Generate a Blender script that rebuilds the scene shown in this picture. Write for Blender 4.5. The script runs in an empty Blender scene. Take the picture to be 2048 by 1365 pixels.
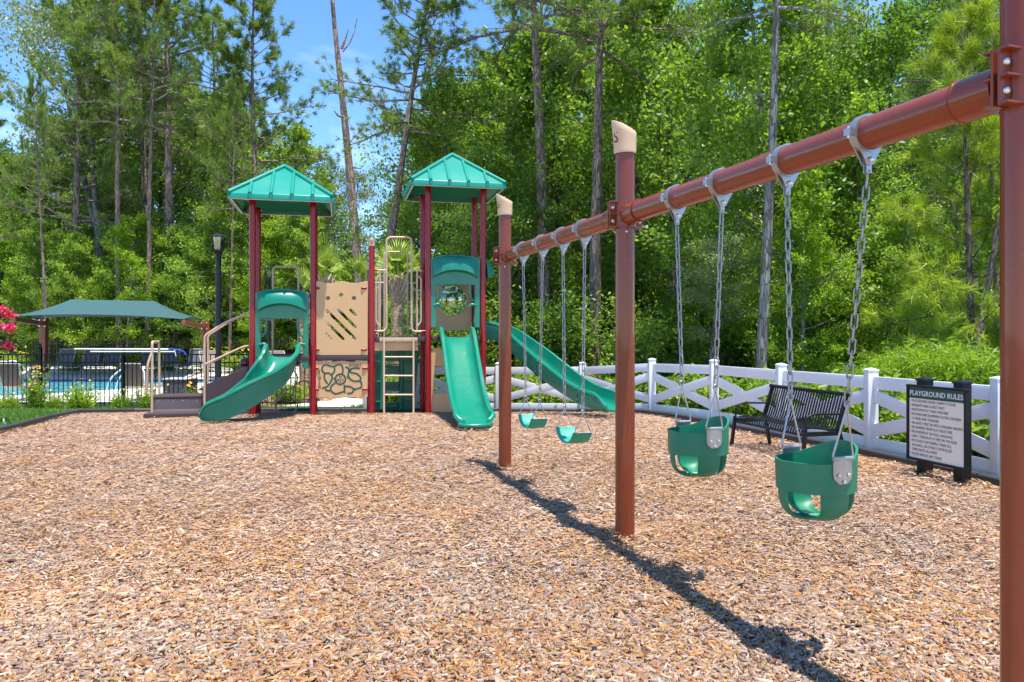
import bpy, bmesh, math, random
import numpy as np
from mathutils import Vector, Matrix

PI = math.pi
scene = bpy.context.scene
C = scene.collection

# ------------------------------------------------------------------ camera
F, H, HOR, CX = 1500.0, 1.5, 667.0, 1024.0        # focal length in photo pixels, eye height, horizon row, centre column
cam_data = bpy.data.cameras.new('camera')
cam = bpy.data.objects.new('camera', cam_data)
C.objects.link(cam)
cam.location = (0, 0, H)
cam.rotation_euler = (PI / 2, 0, 0)
cam_data.sensor_width = 36.0
cam_data.lens = F / 2048 * 36
cam_data.shift_y = -15.5 / 2048
cam_data.clip_end = 2000
scene.camera = cam

# ------------------------------------------------------------------ light
SUN_TX, SUN_TY = 0.13, -0.17                       # horizontal offset towards the sun per metre of height
sun_dir = Vector((SUN_TX, SUN_TY, 1.0)).normalized()
sun_el = math.asin(sun_dir.z)
sun_az = math.atan2(sun_dir.x, sun_dir.y)
world = bpy.data.worlds.new('World')
scene.world = world
world.use_nodes = True
wn, wl = world.node_tree.nodes, world.node_tree.links
bg = wn['Background']
sky = wn.new('ShaderNodeTexSky')
sky.sky_type = 'NISHITA'
sky.sun_disc = False
sky.sun_elevation = sun_el
sky.sun_rotation = sun_az
sky.air_density = 1.0
sky.dust_density = 0.0
sky.altitude = 2500
sky.ozone_density = 2.0
tcw = wn.new('ShaderNodeTexCoord')
mpw = wn.new('ShaderNodeMapping')
mpw.inputs['Scale'].default_value = (1.2, 1.2, 4.5)
wl.new(tcw.outputs['Generated'], mpw.inputs['Vector'])
cn = wn.new('ShaderNodeTexNoise')
cn.inputs['Scale'].default_value = 2.3
cn.inputs['Detail'].default_value = 7
cn.inputs['Roughness'].default_value = 0.6
cn.inputs['Distortion'].default_value = 0.6
wl.new(mpw.outputs[0], cn.inputs['Vector'])
cr = wn.new('ShaderNodeValToRGB')
cr.color_ramp.elements[0].position = 0.50
cr.color_ramp.elements[0].color = (0, 0, 0, 1)
cr.color_ramp.elements[1].position = 0.78
cr.color_ramp.elements[1].color = (0.3, 0.3, 0.3, 1)
wl.new(cn.outputs['Fac'], cr.inputs['Fac'])
mixw = wn.new('ShaderNodeMix')
mixw.data_type = 'RGBA'
mixw.inputs[7].default_value = (6.5, 7.0, 7.6, 1)
wl.new(cr.outputs['Color'], mixw.inputs[0])
hsw = wn.new('ShaderNodeHueSaturation')
hsw.inputs['Saturation'].default_value = 1.18
hsw.inputs['Value'].default_value = 1.0
wl.new(sky.outputs['Color'], hsw.inputs['Color'])
wl.new(hsw.outputs['Color'], mixw.inputs[6])
wl.new(mixw.outputs[2], bg.inputs['Color'])
bg.inputs['Strength'].default_value = 0.15

sun_data = bpy.data.lights.new('sun', 'SUN')
sun_data.energy = 3.9
sun_data.angle = math.radians(0.53)
sun_data.color = (1.0, 0.965, 0.91)
sun = bpy.data.objects.new('sun', sun_data)
C.objects.link(sun)
sun.location = (5, -5, 30)
sun.rotation_euler = (-sun_dir).to_track_quat('-Z', 'Y').to_euler()

vs = scene.view_settings
vs.view_transform = 'Standard'
vs.look = 'None'
vs.exposure = 1.2
vs.gamma = 1.0
vs.use_curve_mapping = False
scene.render.engine = 'CYCLES'
scene.cycles.max_bounces = 9
scene.cycles.diffuse_bounces = 6
scene.cycles.glossy_bounces = 3
scene.cycles.transmission_bounces = 4
scene.cycles.transparent_max_bounces = 8
scene.cycles.sample_clamp_indirect = 6
scene.cycles.use_denoising = True
scene.cycles.use_adaptive_sampling = True
scene.cycles.adaptive_threshold = 0.02

# ------------------------------------------------------------------ terrain height and picture-to-place helpers
def sstep(a, b, t):
    t = np.clip((t - a) / (b - a), 0, 1)
    return t * t * (3 - 2 * t)

def gz(x, y):
    """height of the ground: flat play area, easing down 20 cm towards the pool and the wood"""
    return -0.20 * sstep(13.4, 16.5, np.asarray(y, dtype=float)) + 0 * np.asarray(x)

def gzf(x, y):
    return float(gz(x, y))

def G(px, py):
    """ground point seen at a photo pixel"""
    y = F * H / (py - HOR)
    for _ in range(30):
        y = F * (H - gzf(0, y)) / (py - HOR)
    return Vector(((px - CX) / F * y, y, gzf(0, y)))

def P(px, py, y):
    """point at distance y seen at a photo pixel"""
    return Vector(((px - CX) / F * y, y, H - (py - HOR) / F * y))

# ------------------------------------------------------------------ object helpers
def tag(o, label=None, cat=None, group=None, kind=None):
    if label: o['label'] = label
    if cat: o['category'] = cat
    if group: o['group'] = group
    if kind: o['kind'] = kind
    return o

def empty(name, loc=(0, 0, 0), rz=0.0, parent=None):
    o = bpy.data.objects.new(name, None)
    C.objects.link(o)
    o.empty_display_size = 0.1
    o.location = loc
    o.rotation_euler = (0, 0, rz)
    if parent: o.parent = parent
    return o

def obj(name, me, parent=None, loc=None, rot=None, scale=None):
    o = bpy.data.objects.new(name, me)
    C.objects.link(o)
    if parent: o.parent = parent
    if loc is not None: o.location = loc
    if rot is not None: o.rotation_euler = rot
    if scale is not None: o.scale = scale if hasattr(scale, '__len__') else (scale,) * 3
    return o

def copy_tree(o, parent=None):
    c = o.copy()
    C.objects.link(c)
    c.parent = parent
    for ch in list(o.children):
        copy_tree(ch, c)
    return c

def frame_axes(d, up=Vector((0, 0, 1))):
    d = d.normalized()
    if abs(d.dot(up)) > 0.98:
        up = Vector((0, 1, 0))
    x = d.cross(up).normalized()
    return x, x.cross(d).normalized(), d

class MB:
    """collects shapes for ONE mesh object"""
    def __init__(s):
        s.v, s.f, s.m = [], [], []
    def add(s, verts, faces, mi=0):
        n = len(s.v)
        s.v.extend([tuple(p) for p in verts])
        s.f.extend([tuple(i + n for i in f) for f in faces])
        s.m.extend([mi] * len(faces))
        return s
    def box(s, c, d, M=None, mi=0):
        x, y, z = d[0] / 2, d[1] / 2, d[2] / 2
        vs_ = [Vector((i * x, j * y, k * z)) for i in (-1, 1) for j in (-1, 1) for k in (-1, 1)]
        c = Vector(c)
        vs_ = [(M @ p if M else p) + c for p in vs_]
        return s.add(vs_, [(0, 1, 3, 2), (4, 6, 7, 5), (0, 4, 5, 1), (2, 3, 7, 6), (0, 2, 6, 4), (1, 5, 7, 3)], mi)
    def bar(s, a, b, w, h, up=Vector((0, 0, 1)), mi=0):
        """box from a to b, w across, h along up"""
        a, b = Vector(a), Vector(b)
        x, u, d = frame_axes(b - a, up)
        M = Matrix((x, d, u)).transposed()
        return s.box((a + b) / 2, (w, (b - a).length, h), M, mi)
    def tube(s, pts, r, seg=10, closed=False, caps=True, mi=0):
        pts = [Vector(p) for p in pts]
        n = len(pts)
        rs = r if hasattr(r, '__len__') else [r] * n
        tang = []
        for i in range(n):
            if closed:
                t = pts[(i + 1) % n] - pts[i - 1]
            else:
                t = pts[min(i + 1, n - 1)] - pts[max(i - 1, 0)]
            tang.append(t.normalized())
        x, y, _ = frame_axes(tang[0])
        verts, faces = [], []
        for i in range(n):
            t = tang[i]
            x = (x - t * x.dot(t)).normalized()
            y = t.cross(x)
            for k in range(seg):
                a = 2 * PI * k / seg
                verts.append(pts[i] + (x * math.cos(a) + y * math.sin(a)) * rs[i])
        for i in range(n if closed else n - 1):
            j = (i + 1) % n
            for k in range(seg):
                l = (k + 1) % seg
                faces.append((i * seg + k, i * seg + l, j * seg + l, j * seg + k))
        if caps and not closed:
            faces.append(tuple(range(seg))[::-1])
            faces.append(tuple((n - 1) * seg + k for k in range(seg)))
        return s.add(verts, faces, mi)
    def cyl(s, a, b, r0, r1=None, seg=16, mi=0):
        return s.tube([a, b], [r0, r0 if r1 is None else r1], seg, mi=mi)
    def lathe(s, prof, seg=20, c=(0, 0, 0), M=None, mi=0, cap=True):
        c = Vector(c)
        verts, faces = [], []
        n = len(prof)
        for r, z in prof:
            for k in range(seg):
                a = 2 * PI * k / seg
                p = Vector((r * math.cos(a), r * math.sin(a), z))
                verts.append((M @ p if M else p) + c)
        for i in range(n - 1):
            for k in range(seg):
                l = (k + 1) % seg
                faces.append((i * seg + k, i * seg + l, (i + 1) * seg + l, (i + 1) * seg + k))
        if cap:
            faces.append(tuple(range(seg))[::-1])
            faces.append(tuple((n - 1) * seg + k for k in range(seg)))
        return s.add(verts, faces, mi)
    def sweep(s, path, profs, up=Vector((0, 0, 1)), caps=True, mi=0, ups=None):
        """closed profile [(side, up)...] carried along a path; profs is one profile or one per point"""
        path = [Vector(p) for p in path]
        n = len(path)
        per = profs if isinstance(profs[0][0], (tuple, list)) else [profs] * n
        m = len(per[0])
        verts, faces = [], []
        for i in range(n):
            t = (path[min(i + 1, n - 1)] - path[max(i - 1, 0)])
            x, u, d = frame_axes(t, ups[i] if ups else up)
            for (a, b) in per[i]:
                verts.append(path[i] + x * a + u * b)
        for i in range(n - 1):
            for k in range(m):
                l = (k + 1) % m
                faces.append((i * m + k, (i + 1) * m + k, (i + 1) * m + l, i * m + l))
        if caps:
            faces.append(tuple(range(m)))
            faces.append(tuple((n - 1) * m + k for k in range(m))[::-1])
        return s.add(verts, faces, mi)
    def surf(s, rows, thick=None, closed_u=False, mi=0):
        """grid of points rows[i][j]; thick gives it a second skin"""
        n, m = len(rows), len(rows[0])
        vs_ = [Vector(p) for r in rows for p in r]
        faces = []
        mm = m if closed_u else m - 1
        for i in range(n - 1):
            for j in range(mm):
                k = (j + 1) % m
                faces.append((i * m + j, i * m + k, (i + 1) * m + k, (i + 1) * m + j))
        if thick is None:
            return s.add(vs_, faces, mi)
        nor = [Vector((0, 0, 0)) for _ in vs_]
        for f in faces:
            nn = (vs_[f[2]] - vs_[f[0]]).cross(vs_[f[3]] - vs_[f[1]])
            for q in f: nor[q] += nn
        off = [p + (q.normalized() if q.length else q) * thick for p, q in zip(vs_, nor)]
        N = len(vs_)
        allf = list(faces) and [f[::-1] for f in faces] + [tuple(q + N for q in f) for f in faces]
        def edge(a, b): allf.append((a, b, b + N, a + N))
        for j in range(mm):
            k = (j + 1) % m
            edge(j, k); edge((n - 1) * m + k, (n - 1) * m + j)
        if not closed_u:
            for i in range(n - 1):
                edge((i + 1) * m, i * m); edge(i * m + m - 1, (i + 1) * m + m - 1)
        return s.add(vs_ + off, allf, mi)
    def mesh(s, name, mat, smooth=35, bevel=0, fix=True):
        me = bpy.data.meshes.new(name)
        me.from_pydata(s.v, [], s.f)
        mats = mat if isinstance(mat, (list, tuple)) else [mat]
        for m in mats: me.materials.append(m)
        if len(mats) > 1:
            me.polygons.foreach_set('material_index', s.m)
        if fix or bevel:
            bm = bmesh.new()
            bm.from_mesh(me)
            if bevel:
                es = [e for e in bm.edges if e.is_manifold and e.calc_face_angle(0) > math.radians(40)]
                bmesh.ops.bevel(bm, geom=es, offset=bevel, segments=2, profile=0.6, affect='EDGES', clamp_overlap=True)
            bmesh.ops.recalc_face_normals(bm, faces=bm.faces)
            bm.to_mesh(me)
            bm.free()
        if smooth:
            me.polygons.foreach_set('use_smooth', [True] * len(me.polygons))
            me.set_sharp_from_angle(angle=math.radians(smooth))
        me.update()
        return me
    def build(s, name, mat, parent=None, smooth=35, bevel=0, loc=None, rot=None):
        return obj(name, s.mesh(name, mat, smooth, bevel), parent, loc, rot)

def arc(c, r, a0, a1, n, ax=Vector((1, 0, 0)), ay=Vector((0, 0, 1))):
    c = Vector(c)
    return [c + ax * (r * math.cos(a0 + (a1 - a0) * i / (n - 1))) + ay * (r * math.sin(a0 + (a1 - a0) * i / (n - 1))) for i in range(n)]

def catmull(pts, n=8):
    pts = [Vector(p) for p in pts]
    q = [pts[0] * 2 - pts[1]] + pts + [pts[-1] * 2 - pts[-2]]
    out = []
    for i in range(1, len(q) - 2):
        for k in range(n):
            t = k / n
            a, b, c_, d = q[i - 1], q[i], q[i + 1], q[i + 2]
            out.append(0.5 * ((2 * b) + (c_ - a) * t + (2 * a - 5 * b + 4 * c_ - d) * t * t + (3 * b - a - 3 * c_ + d) * t ** 3))
    out.append(pts[-1])
    return out

def rounded(pts, r, n=5):
    """polyline with its inner corners rounded"""
    pts = [Vector(p) for p in pts]
    out = [pts[0]]
    for i in range(1, len(pts) - 1):
        a, b, c_ = pts[i - 1], pts[i], pts[i + 1]
        d0 = (a - b); d1 = (c_ - b)
        k = min(r, d0.length * .49, d1.length * .49)
        p0 = b + d0.normalized() * k; p1 = b + d1.normalized() * k
        for j in range(n + 1):
            t = j / n
            out.append(p0 * (1 - t) ** 2 + b * 2 * t * (1 - t) + p1 * t * t)
    out.append(pts[-1])
    return out

def plate_mesh(name, outer, holes, thick, mat, bevel=0.003):
    """flat sheet in its own XZ plane, holes cut through, thickness along Y"""
    cu = bpy.data.curves.new(name, 'CURVE')
    cu.dimensions = '2D'
    cu.fill_mode = 'BOTH'
    cu.extrude = thick / 2
    cu.bevel_depth = bevel
    cu.bevel_resolution = 1
    for loop in [outer] + list(holes):
        sp = cu.splines.new('POLY')
        sp.points.add(len(loop) - 1)
        for q, (x, z) in zip(sp.points, loop):
            q.co = (x, z, 0, 1)
        sp.use_cyclic_u = True
    o = bpy.data.objects.new(name, cu)
    C.objects.link(o)
    dg = bpy.context.evaluated_depsgraph_get()
    me = bpy.data.meshes.new_from_object(o.evaluated_get(dg))
    bpy.data.objects.remove(o)
    bpy.data.curves.remove(cu)
    me.transform(Matrix.Rotation(PI / 2, 4, 'X'))
    me.materials.clear()
    me.materials.append(mat)
    me.name = name
    return me

def text_mesh(body, size, mat, extrude=0.002, align='LEFT', sx=1.0, name='lettering', shear=0, offset=0, spacing=1.0):
    """letters in the XZ plane facing -Y"""
    cu = bpy.data.curves.new(name, 'FONT')
    cu.body = body
    cu.size = size
    cu.extrude = extrude
    cu.align_x = align
    cu.offset = offset
    cu.space_character = spacing
    cu.resolution_u = 3
    o = bpy.data.objects.new(name, cu)
    C.objects.link(o)
    dg = bpy.context.evaluated_depsgraph_get()
    me = bpy.data.meshes.new_from_object(o.evaluated_get(dg))
    bpy.data.objects.remove(o)
    bpy.data.curves.remove(cu)
    me.transform(Matrix.Rotation(PI / 2, 4, 'X') @ Matrix.Diagonal((sx, 1, 1, 1)))
    me.materials.clear()
    me.materials.append(mat)
    me.name = name
    return me

def raw_mesh(name, co, loops, counts, mat, attrs=None, smooth=False):
    """big mesh from numpy arrays"""
    me = bpy.data.meshes.new(name)
    co = np.ascontiguousarray(co, dtype=np.float32)
    loops = np.ascontiguousarray(loops, dtype=np.int32).ravel()
    counts = np.ascontiguousarray(counts, dtype=np.int32)
    me.vertices.add(len(co))
    me.vertices.foreach_set('co', co.ravel())
    me.loops.add(len(loops))
    me.loops.foreach_set('vertex_index', loops)
    me.polygons.add(len(counts))
    st = np.zeros(len(counts), dtype=np.int32)
    st[1:] = np.cumsum(counts)[:-1]
    me.polygons.foreach_set('loop_start', st)
    me.polygons.foreach_set('loop_total', counts)
    if smooth:
        me.polygons.foreach_set('use_smooth', np.ones(len(counts), dtype=bool))
    for k, (typ, arr) in (attrs or {}).items():
        at_ = me.attributes.new(k, typ, 'POINT')
        at_.data.foreach_set('color' if typ == 'FLOAT_COLOR' else 'value', np.ascontiguousarray(arr, dtype=np.float32).ravel())
    mats = mat if isinstance(mat, (list, tuple)) else [mat]
    for m in mats: me.materials.append(m)
    me.update(calc_edges=True)
    return me

# ------------------------------------------------------------------ materials
def mat_new(name):
    m = bpy.data.materials.new(name)
    m.use_nodes = True
    nt = m.node_tree
    return m, nt.nodes, nt.links, nt.nodes['Principled BSDF']

def mat(name, col, rough=0.5, metal=0.0, spec=0.5, var=0.08, scale=6.0, bump=0.0, bscale=60.0, coat=0.0, stretch=None, scuff=0.0):
    """plain surface with slight mottling and relief"""
    m, n, l, b = mat_new(name)
    b.inputs['Roughness'].default_value = rough
    b.inputs['Metallic'].default_value = metal
    b.inputs['Specular IOR Level'].default_value = spec
    b.inputs['Coat Weight'].default_value = coat
    b.inputs['Coat Roughness'].default_value = 0.05
    tc = n.new('ShaderNodeTexCoord')
    vec = tc.outputs['Object']
    if stretch:
        mp = n.new('ShaderNodeMapping')
        mp.inputs['Scale'].default_value = stretch
        l.new(vec, mp.inputs['Vector'])
        vec = mp.outputs[0]
    no = n.new('ShaderNodeTexNoise')
    no.inputs['Scale'].default_value = scale
    no.inputs['Detail'].default_value = 5
    l.new(vec, no.inputs['Vector'])
    mx = n.new('ShaderNodeMix'); mx.data_type = 'RGBA'
    mx.inputs[6].default_value = tuple(c * (1 - var) for c in col) + (1,)
    mx.inputs[7].default_value = tuple(min(1, c * (1 + var)) for c in col) + (1,)
    l.new(no.outputs['Fac'], mx.inputs[0])
    outc = mx.outputs[2]
    if scuff:                                        # faded, dusty wear in drifting patches and fine streaks
        n3 = n.new('ShaderNodeTexNoise'); n3.inputs['Scale'].default_value = 2.1; n3.inputs['Detail'].default_value = 9; n3.inputs['Roughness'].default_value = 0.72
        l.new(tc.outputs['Object'], n3.inputs['Vector'])
        r3 = n.new('ShaderNodeMapRange'); r3.inputs['From Min'].default_value = 0.48; r3.inputs['From Max'].default_value = 0.74; r3.inputs['To Max'].default_value = scuff
        l.new(n3.outputs['Fac'], r3.inputs['Value'])
        m3 = n.new('ShaderNodeMix'); m3.data_type = 'RGBA'
        m3.inputs[7].default_value = tuple(0.55 * c + 0.45 * d for c, d in zip(col, (0.42, 0.36, 0.30))) + (1,)
        l.new(r3.outputs[0], m3.inputs[0]); l.new(outc, m3.inputs[6])
        outc = m3.outputs[2]
    l.new(outc, b.inputs['Base Color'])
    rr = n.new('ShaderNodeMapRange')
    rr.inputs['To Min'].default_value = max(0.02, rough - 0.07)
    rr.inputs['To Max'].default_value = min(1, rough + 0.09)
    l.new(no.outputs['Fac'], rr.inputs['Value'])
    l.new(rr.outputs[0], b.inputs['Roughness'])
    if bump:
        n2 = n.new('ShaderNodeTexNoise')
        n2.inputs['Scale'].default_value = bscale
        n2.inputs['Detail'].default_value = 3
        l.new(vec, n2.inputs['Vector'])
        bp = n.new('ShaderNodeBump')
        bp.inputs['Strength'].default_value = bump
        bp.inputs['Distance'].default_value = 0.01
        l.new(n2.outputs['Fac'], bp.inputs['Height'])
        l.new(bp.outputs[0], b.inputs['Normal'])
    return m

M = {}
M['brown'] = mat('brown_coated_steel', (0.205, 0.040, 0.0135), 0.25, spec=0.36, var=0.08, scale=3, coat=0.28, scuff=0.04)
M['maroon'] = mat('maroon_coated_steel', (0.285, 0.0035, 0.011), 0.27, spec=0.34, var=0.07, scale=4, coat=0.2, scuff=0.03)
M['tan_steel'] = mat('tan_coated_steel', (0.58, 0.40, 0.26), 0.38, var=0.05)
M['tan_plastic'] = mat('tan_sheet_plastic', (0.62, 0.375, 0.175), 0.5, var=0.05, scale=3, bump=0.03, bscale=120, scuff=0.15)
M['cap_tan'] = mat('tan_moulded_cap', (0.66, 0.46, 0.29), 0.45, var=0.05)
M['green'] = mat('green_moulded_plastic', (0.002, 0.195, 0.118), 0.30, var=0.09, scale=3, coat=0.15, scuff=0.25)
M['roof_green'] = mat('teal_green_roof_plastic', (0.002, 0.235, 0.165), 0.36, var=0.06, scale=2, coat=0.1, scuff=0.15)
M['dark_green'] = mat('dark_green_plastic', (0.006, 0.13, 0.075), 0.4, var=0.1)
M['maze_green'] = mat('maze_groove_green', (0.008, 0.085, 0.055), 0.5)
M['rubber_green'] = mat('green_rubber', (0.003, 0.17, 0.088), 0.42, var=0.07, scale=8, bump=0.04, scuff=0.18)
M['belt_green'] = mat('belt_green_rubber', (0.008, 0.30, 0.19), 0.45, var=0.07, scale=8)
M['steel'] = mat('galvanised_steel', (0.40, 0.41, 0.42), 0.36, metal=0.8, var=0.12, scale=25)
M['chain'] = mat('galvanised_chain', (0.34, 0.33, 0.33), 0.42, metal=0.75, var=0.25, scale=30)
M['bolt'] = mat('zinc_bolt', (0.72, 0.70, 0.67), 0.3, metal=0.9, var=0.1)
M['deck'] = mat('brown_dipped_deck', (0.060, 0.034, 0.038), 0.6, var=0.15, bump=0.1)
M['step_tan'] = mat('taupe_step_riser', (0.34, 0.24, 0.185), 0.55, var=0.08)
M['white'] = mat('white_vinyl', (0.80, 0.79, 0.82), 0.42, var=0.035, scale=2, bump=0.015, bscale=30, scuff=0.16)
M['black'] = mat('black_powder_coat', (0.009, 0.0095, 0.011), 0.45, spec=0.3, var=0.2, scale=12)
M['border'] = mat('black_plastic_border', (0.035, 0.033, 0.036), 0.6, var=0.25, scale=12, bump=0.1)
M['navy'] = mat('lamp_black_metal', (0.010, 0.011, 0.014), 0.45, spec=0.3, var=0.15)
M['sign_black'] = mat('sign_black_paint', (0.011, 0.010, 0.010), 0.55, spec=0.3, var=0.15, bump=0.05)
M['sign_cream'] = mat('sign_cream_face', (0.78, 0.70, 0.60), 0.5, var=0.03, scale=3)
M['sign_green'] = mat('sign_green_header', (0.006, 0.065, 0.047), 0.5, var=0.08)
M['sign_ink'] = mat('sign_dark_lettering', (0.075, 0.07, 0.07), 0.6)
M['sign_white'] = mat('sign_white_lettering', (0.8, 0.8, 0.8), 0.6)
M['rust'] = mat('rust_brown_steel', (0.24, 0.060, 0.028), 0.45, var=0.1)
M['canopy'] = mat('teal_shade_cloth', (0.026, 0.085, 0.086), 0.8, var=0.06, scale=1.2, bump=0.06, bscale=90)
M['sling'] = mat('grey_sling_fabric', (0.11, 0.115, 0.135), 0.75, var=0.1, bump=0.1)
M['tan_sling'] = mat('taupe_sling_fabric', (0.23, 0.175, 0.15), 0.75, var=0.1, bump=0.1)
M['chair_frame'] = mat('beige_chair_frame', (0.52, 0.47, 0.42), 0.4)
M['wicker'] = mat('charcoal_wicker', (0.05, 0.05, 0.058), 0.7, var=0.4, scale=60, bump=0.4)
M['white_pipe'] = mat('white_pole', (0.78, 0.78, 0.80), 0.35)
M['blue_hook'] = mat('blue_pole_tip', (0.02, 0.08, 0.5), 0.4)
M['concrete'] = mat('pale_concrete', (0.66, 0.60, 0.54), 0.8, var=0.1, scale=3, bump=0.15, bscale=40)
M['tile_blue'] = mat('navy_waterline_tile', (0.012, 0.04, 0.14), 0.25, var=0.4, scale=14)
M['tile_flag'] = mat('white_flag', (0.8, 0.8, 0.8), 0.7)
M['red_plastic'] = mat('dark_red_plastic', (0.13, 0.003, 0.018), 0.22, coat=0.4)

def mat_flute(name, base, freq, depth):
    return base

def mat_bark(name, c1, c2, c3, sx=(1, 1, 0.28), sc=11.0, bump=0.8):
    m, n, l, b = mat_new(name)
    tc = n.new('ShaderNodeTexCoord')
    mp = n.new('ShaderNodeMapping')
    mp.inputs['Scale'].default_value = sx
    l.new(tc.outputs['Object'], mp.inputs['Vector'])
    nz = n.new('ShaderNodeTexNoise'); nz.inputs['Scale'].default_value = 5; nz.inputs['Detail'].default_value = 4
    l.new(mp.outputs[0], nz.inputs['Vector'])
    ad = n.new('ShaderNodeMix'); ad.data_type = 'RGBA'; ad.blend_type = 'LINEAR_LIGHT'
    ad.inputs[0].default_value = 0.10
    l.new(mp.outputs[0], ad.inputs[6]); l.new(nz.outputs['Color'], ad.inputs[7])
    vo = n.new('ShaderNodeTexVoronoi'); vo.inputs['Scale'].default_value = sc
    vo.feature = 'DISTANCE_TO_EDGE'
    l.new(ad.outputs[2], vo.inputs['Vector'])
    vc = n.new('ShaderNodeTexVoronoi'); vc.inputs['Scale'].default_value = sc
    l.new(ad.outputs[2], vc.inputs['Vector'])
    r1 = n.new('ShaderNodeValToRGB')
    r1.color_ramp.elements[0].color = c1 + (1,)
    r1.color_ramp.elements[1].color = c2 + (1,)
    e = r1.color_ramp.elements.new(0.8); e.color = c3 + (1,)
    r1.color_ramp.elements[2].position = 0.95
    sp = n.new('ShaderNodeSeparateColor')
    l.new(vc.outputs['Color'], sp.inputs[0])
    l.new(sp.outputs[0], r1.inputs['Fac'])
    mr = n.new('ShaderNodeMapRange'); mr.inputs['From Max'].default_value = 0.12
    mr.inputs['To Min'].default_value = 0.35
    l.new(vo.outputs['Distance'], mr.inputs['Value'])
    mu = n.new('ShaderNodeMix'); mu.data_type = 'RGBA'; mu.blend_type = 'MULTIPLY'; mu.inputs[0].default_value = 1
    l.new(r1.outputs['Color'], mu.inputs[6]); l.new(mr.outputs[0], mu.inputs[7])
    l.new(mu.outputs[2], b.inputs['Base Color'])
    b.inputs['Roughness'].default_value = 0.9
    b.inputs['Specular IOR Level'].default_value = 0.2
    bp = n.new('ShaderNodeBump'); bp.inputs['Strength'].default_value = bump; bp.inputs['Distance'].default_value = 0.03
    l.new(mr.outputs[0], bp.inputs['Height'])
    l.new(bp.outputs[0], b.inputs['Normal'])
    return m

M['pine_bark'] = mat_bark('pine_bark', (0.15, 0.115, 0.108), (0.33, 0.27, 0.25), (0.44, 0.29, 0.22))
M['grey_bark'] = mat_bark('grey_bark', (0.13, 0.115, 0.10), (0.26, 0.24, 0.215), (0.36, 0.34, 0.31), sc=7, bump=0.4)
M['dark_bark'] = mat_bark('dark_bark', (0.08, 0.06, 0.05), (0.17, 0.13, 0.11), (0.24, 0.17, 0.13), sc=9, bump=0.6)
M['palm_trunk'] = mat_bark('palm_trunk', (0.42, 0.25, 0.14), (0.60, 0.40, 0.23), (0.70, 0.50, 0.30), sx=(1, 1, 1.5), sc=10, bump=0.5)
M['palm_boot'] = mat('palm_leaf_bases', (0.42, 0.30, 0.22), 0.8, var=0.5, scale=12)

def mat_leaf(name, dark, mid, light, trans=0.5, rough=0.42, hue_spread=0.5, spec=0.35):
    """foliage: each leaf carries its own shade number, each plant shifts a little as a whole"""
    m, n, l, b = mat_new(name)
    at_ = n.new('ShaderNodeAttribute'); at_.attribute_name = 'shade'
    oi = n.new('ShaderNodeObjectInfo')
    ma = n.new('ShaderNodeMath'); ma.operation = 'MULTIPLY_ADD'
    ma.inputs[1].default_value = hue_spread * 0.5; ma.inputs[2].default_value = -hue_spread * 0.25
    l.new(oi.outputs['Random'], ma.inputs[0])
    ad = n.new('ShaderNodeMath'); ad.operation = 'ADD'; ad.use_clamp = True
    l.new(at_.outputs['Fac'], ad.inputs[0]); l.new(ma.outputs[0], ad.inputs[1])
    r = n.new('ShaderNodeValToRGB')
    r.color_ramp.elements[0].color = dark + (1,)
    r.color_ramp.elements[1].color = light + (1,)
    e = r.color_ramp.elements.new(0.5); e.color = mid + (1,)
    l.new(ad.outputs[0], r.inputs['Fac'])
    l.new(r.outputs['Color'], b.inputs['Base Color'])
    b.inputs['Roughness'].default_value = rough
    b.inputs['Specular IOR Level'].default_value = spec
    tr = n.new('ShaderNodeBsdfTranslucent')
    br = n.new('ShaderNodeMix'); br.data_type = 'RGBA'; br.blend_type = 'MULTIPLY'; br.inputs[0].default_value = 1
    br.inputs[7].default_value = (1.25, 1.35, 0.55, 1)
    l.new(r.outputs['Color'], br.inputs[6])
    l.new(br.outputs[2], tr.inputs['Color'])
    ms = n.new('ShaderNodeMixShader'); ms.inputs[0].default_value = trans
    l.new(b.outputs[0], ms.inputs[1]); l.new(tr.outputs[0], ms.inputs[2])
    l.new(ms.outputs[0], n['Material Output'].inputs['Surface'])
    return m

M['leaf'] = mat_leaf('broad_leaf', (0.105, 0.175, 0.030), (0.22, 0.335, 0.045), (0.45, 0.55, 0.08))
M['leaf_deep'] = mat_leaf('deep_green_leaf', (0.075, 0.135, 0.026), (0.155, 0.260, 0.036), (0.31, 0.41, 0.055))
M['leaf_grey'] = mat_leaf('grey_green_leaf', (0.12, 0.16, 0.065), (0.22, 0.27, 0.10), (0.36, 0.40, 0.17), trans=0.25)
M['leaf_lime'] = mat_leaf('lime_leaf', (0.12, 0.22, 0.018), (0.235, 0.365, 0.026), (0.400, 0.490, 0.035))
M['needle'] = mat_leaf('pine_needle', (0.09, 0.14, 0.026), (0.18, 0.265, 0.038), (0.33, 0.40, 0.06), trans=0.3)
M['needle_lime'] = mat_leaf('young_pine_needle', (0.14, 0.22, 0.018), (0.31, 0.40, 0.026), (0.52, 0.56, 0.05), trans=0.35, hue_spread=0.1)
M['palm_leaf'] = mat_leaf('palm_leaf', (0.16, 0.24, 0.045), (0.32, 0.42, 0.06), (0.56, 0.62, 0.12), trans=0.35, rough=0.35)
M['grass'] = mat_leaf('grass_blade', (0.055, 0.13, 0.02), (0.11, 0.22, 0.03), (0.20, 0.33, 0.05), trans=0.35)
M['yellow'] = mat('yellow_petal', (0.75, 0.45, 0.01), 0.6, var=0.15)
M['pink'] = mat('pink_petal', (0.80, 0.05, 0.14), 0.6, var=0.25, scale=20)

# ================================================================== the setting
rng = np.random.default_rng(7)
random.seed(7)

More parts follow.
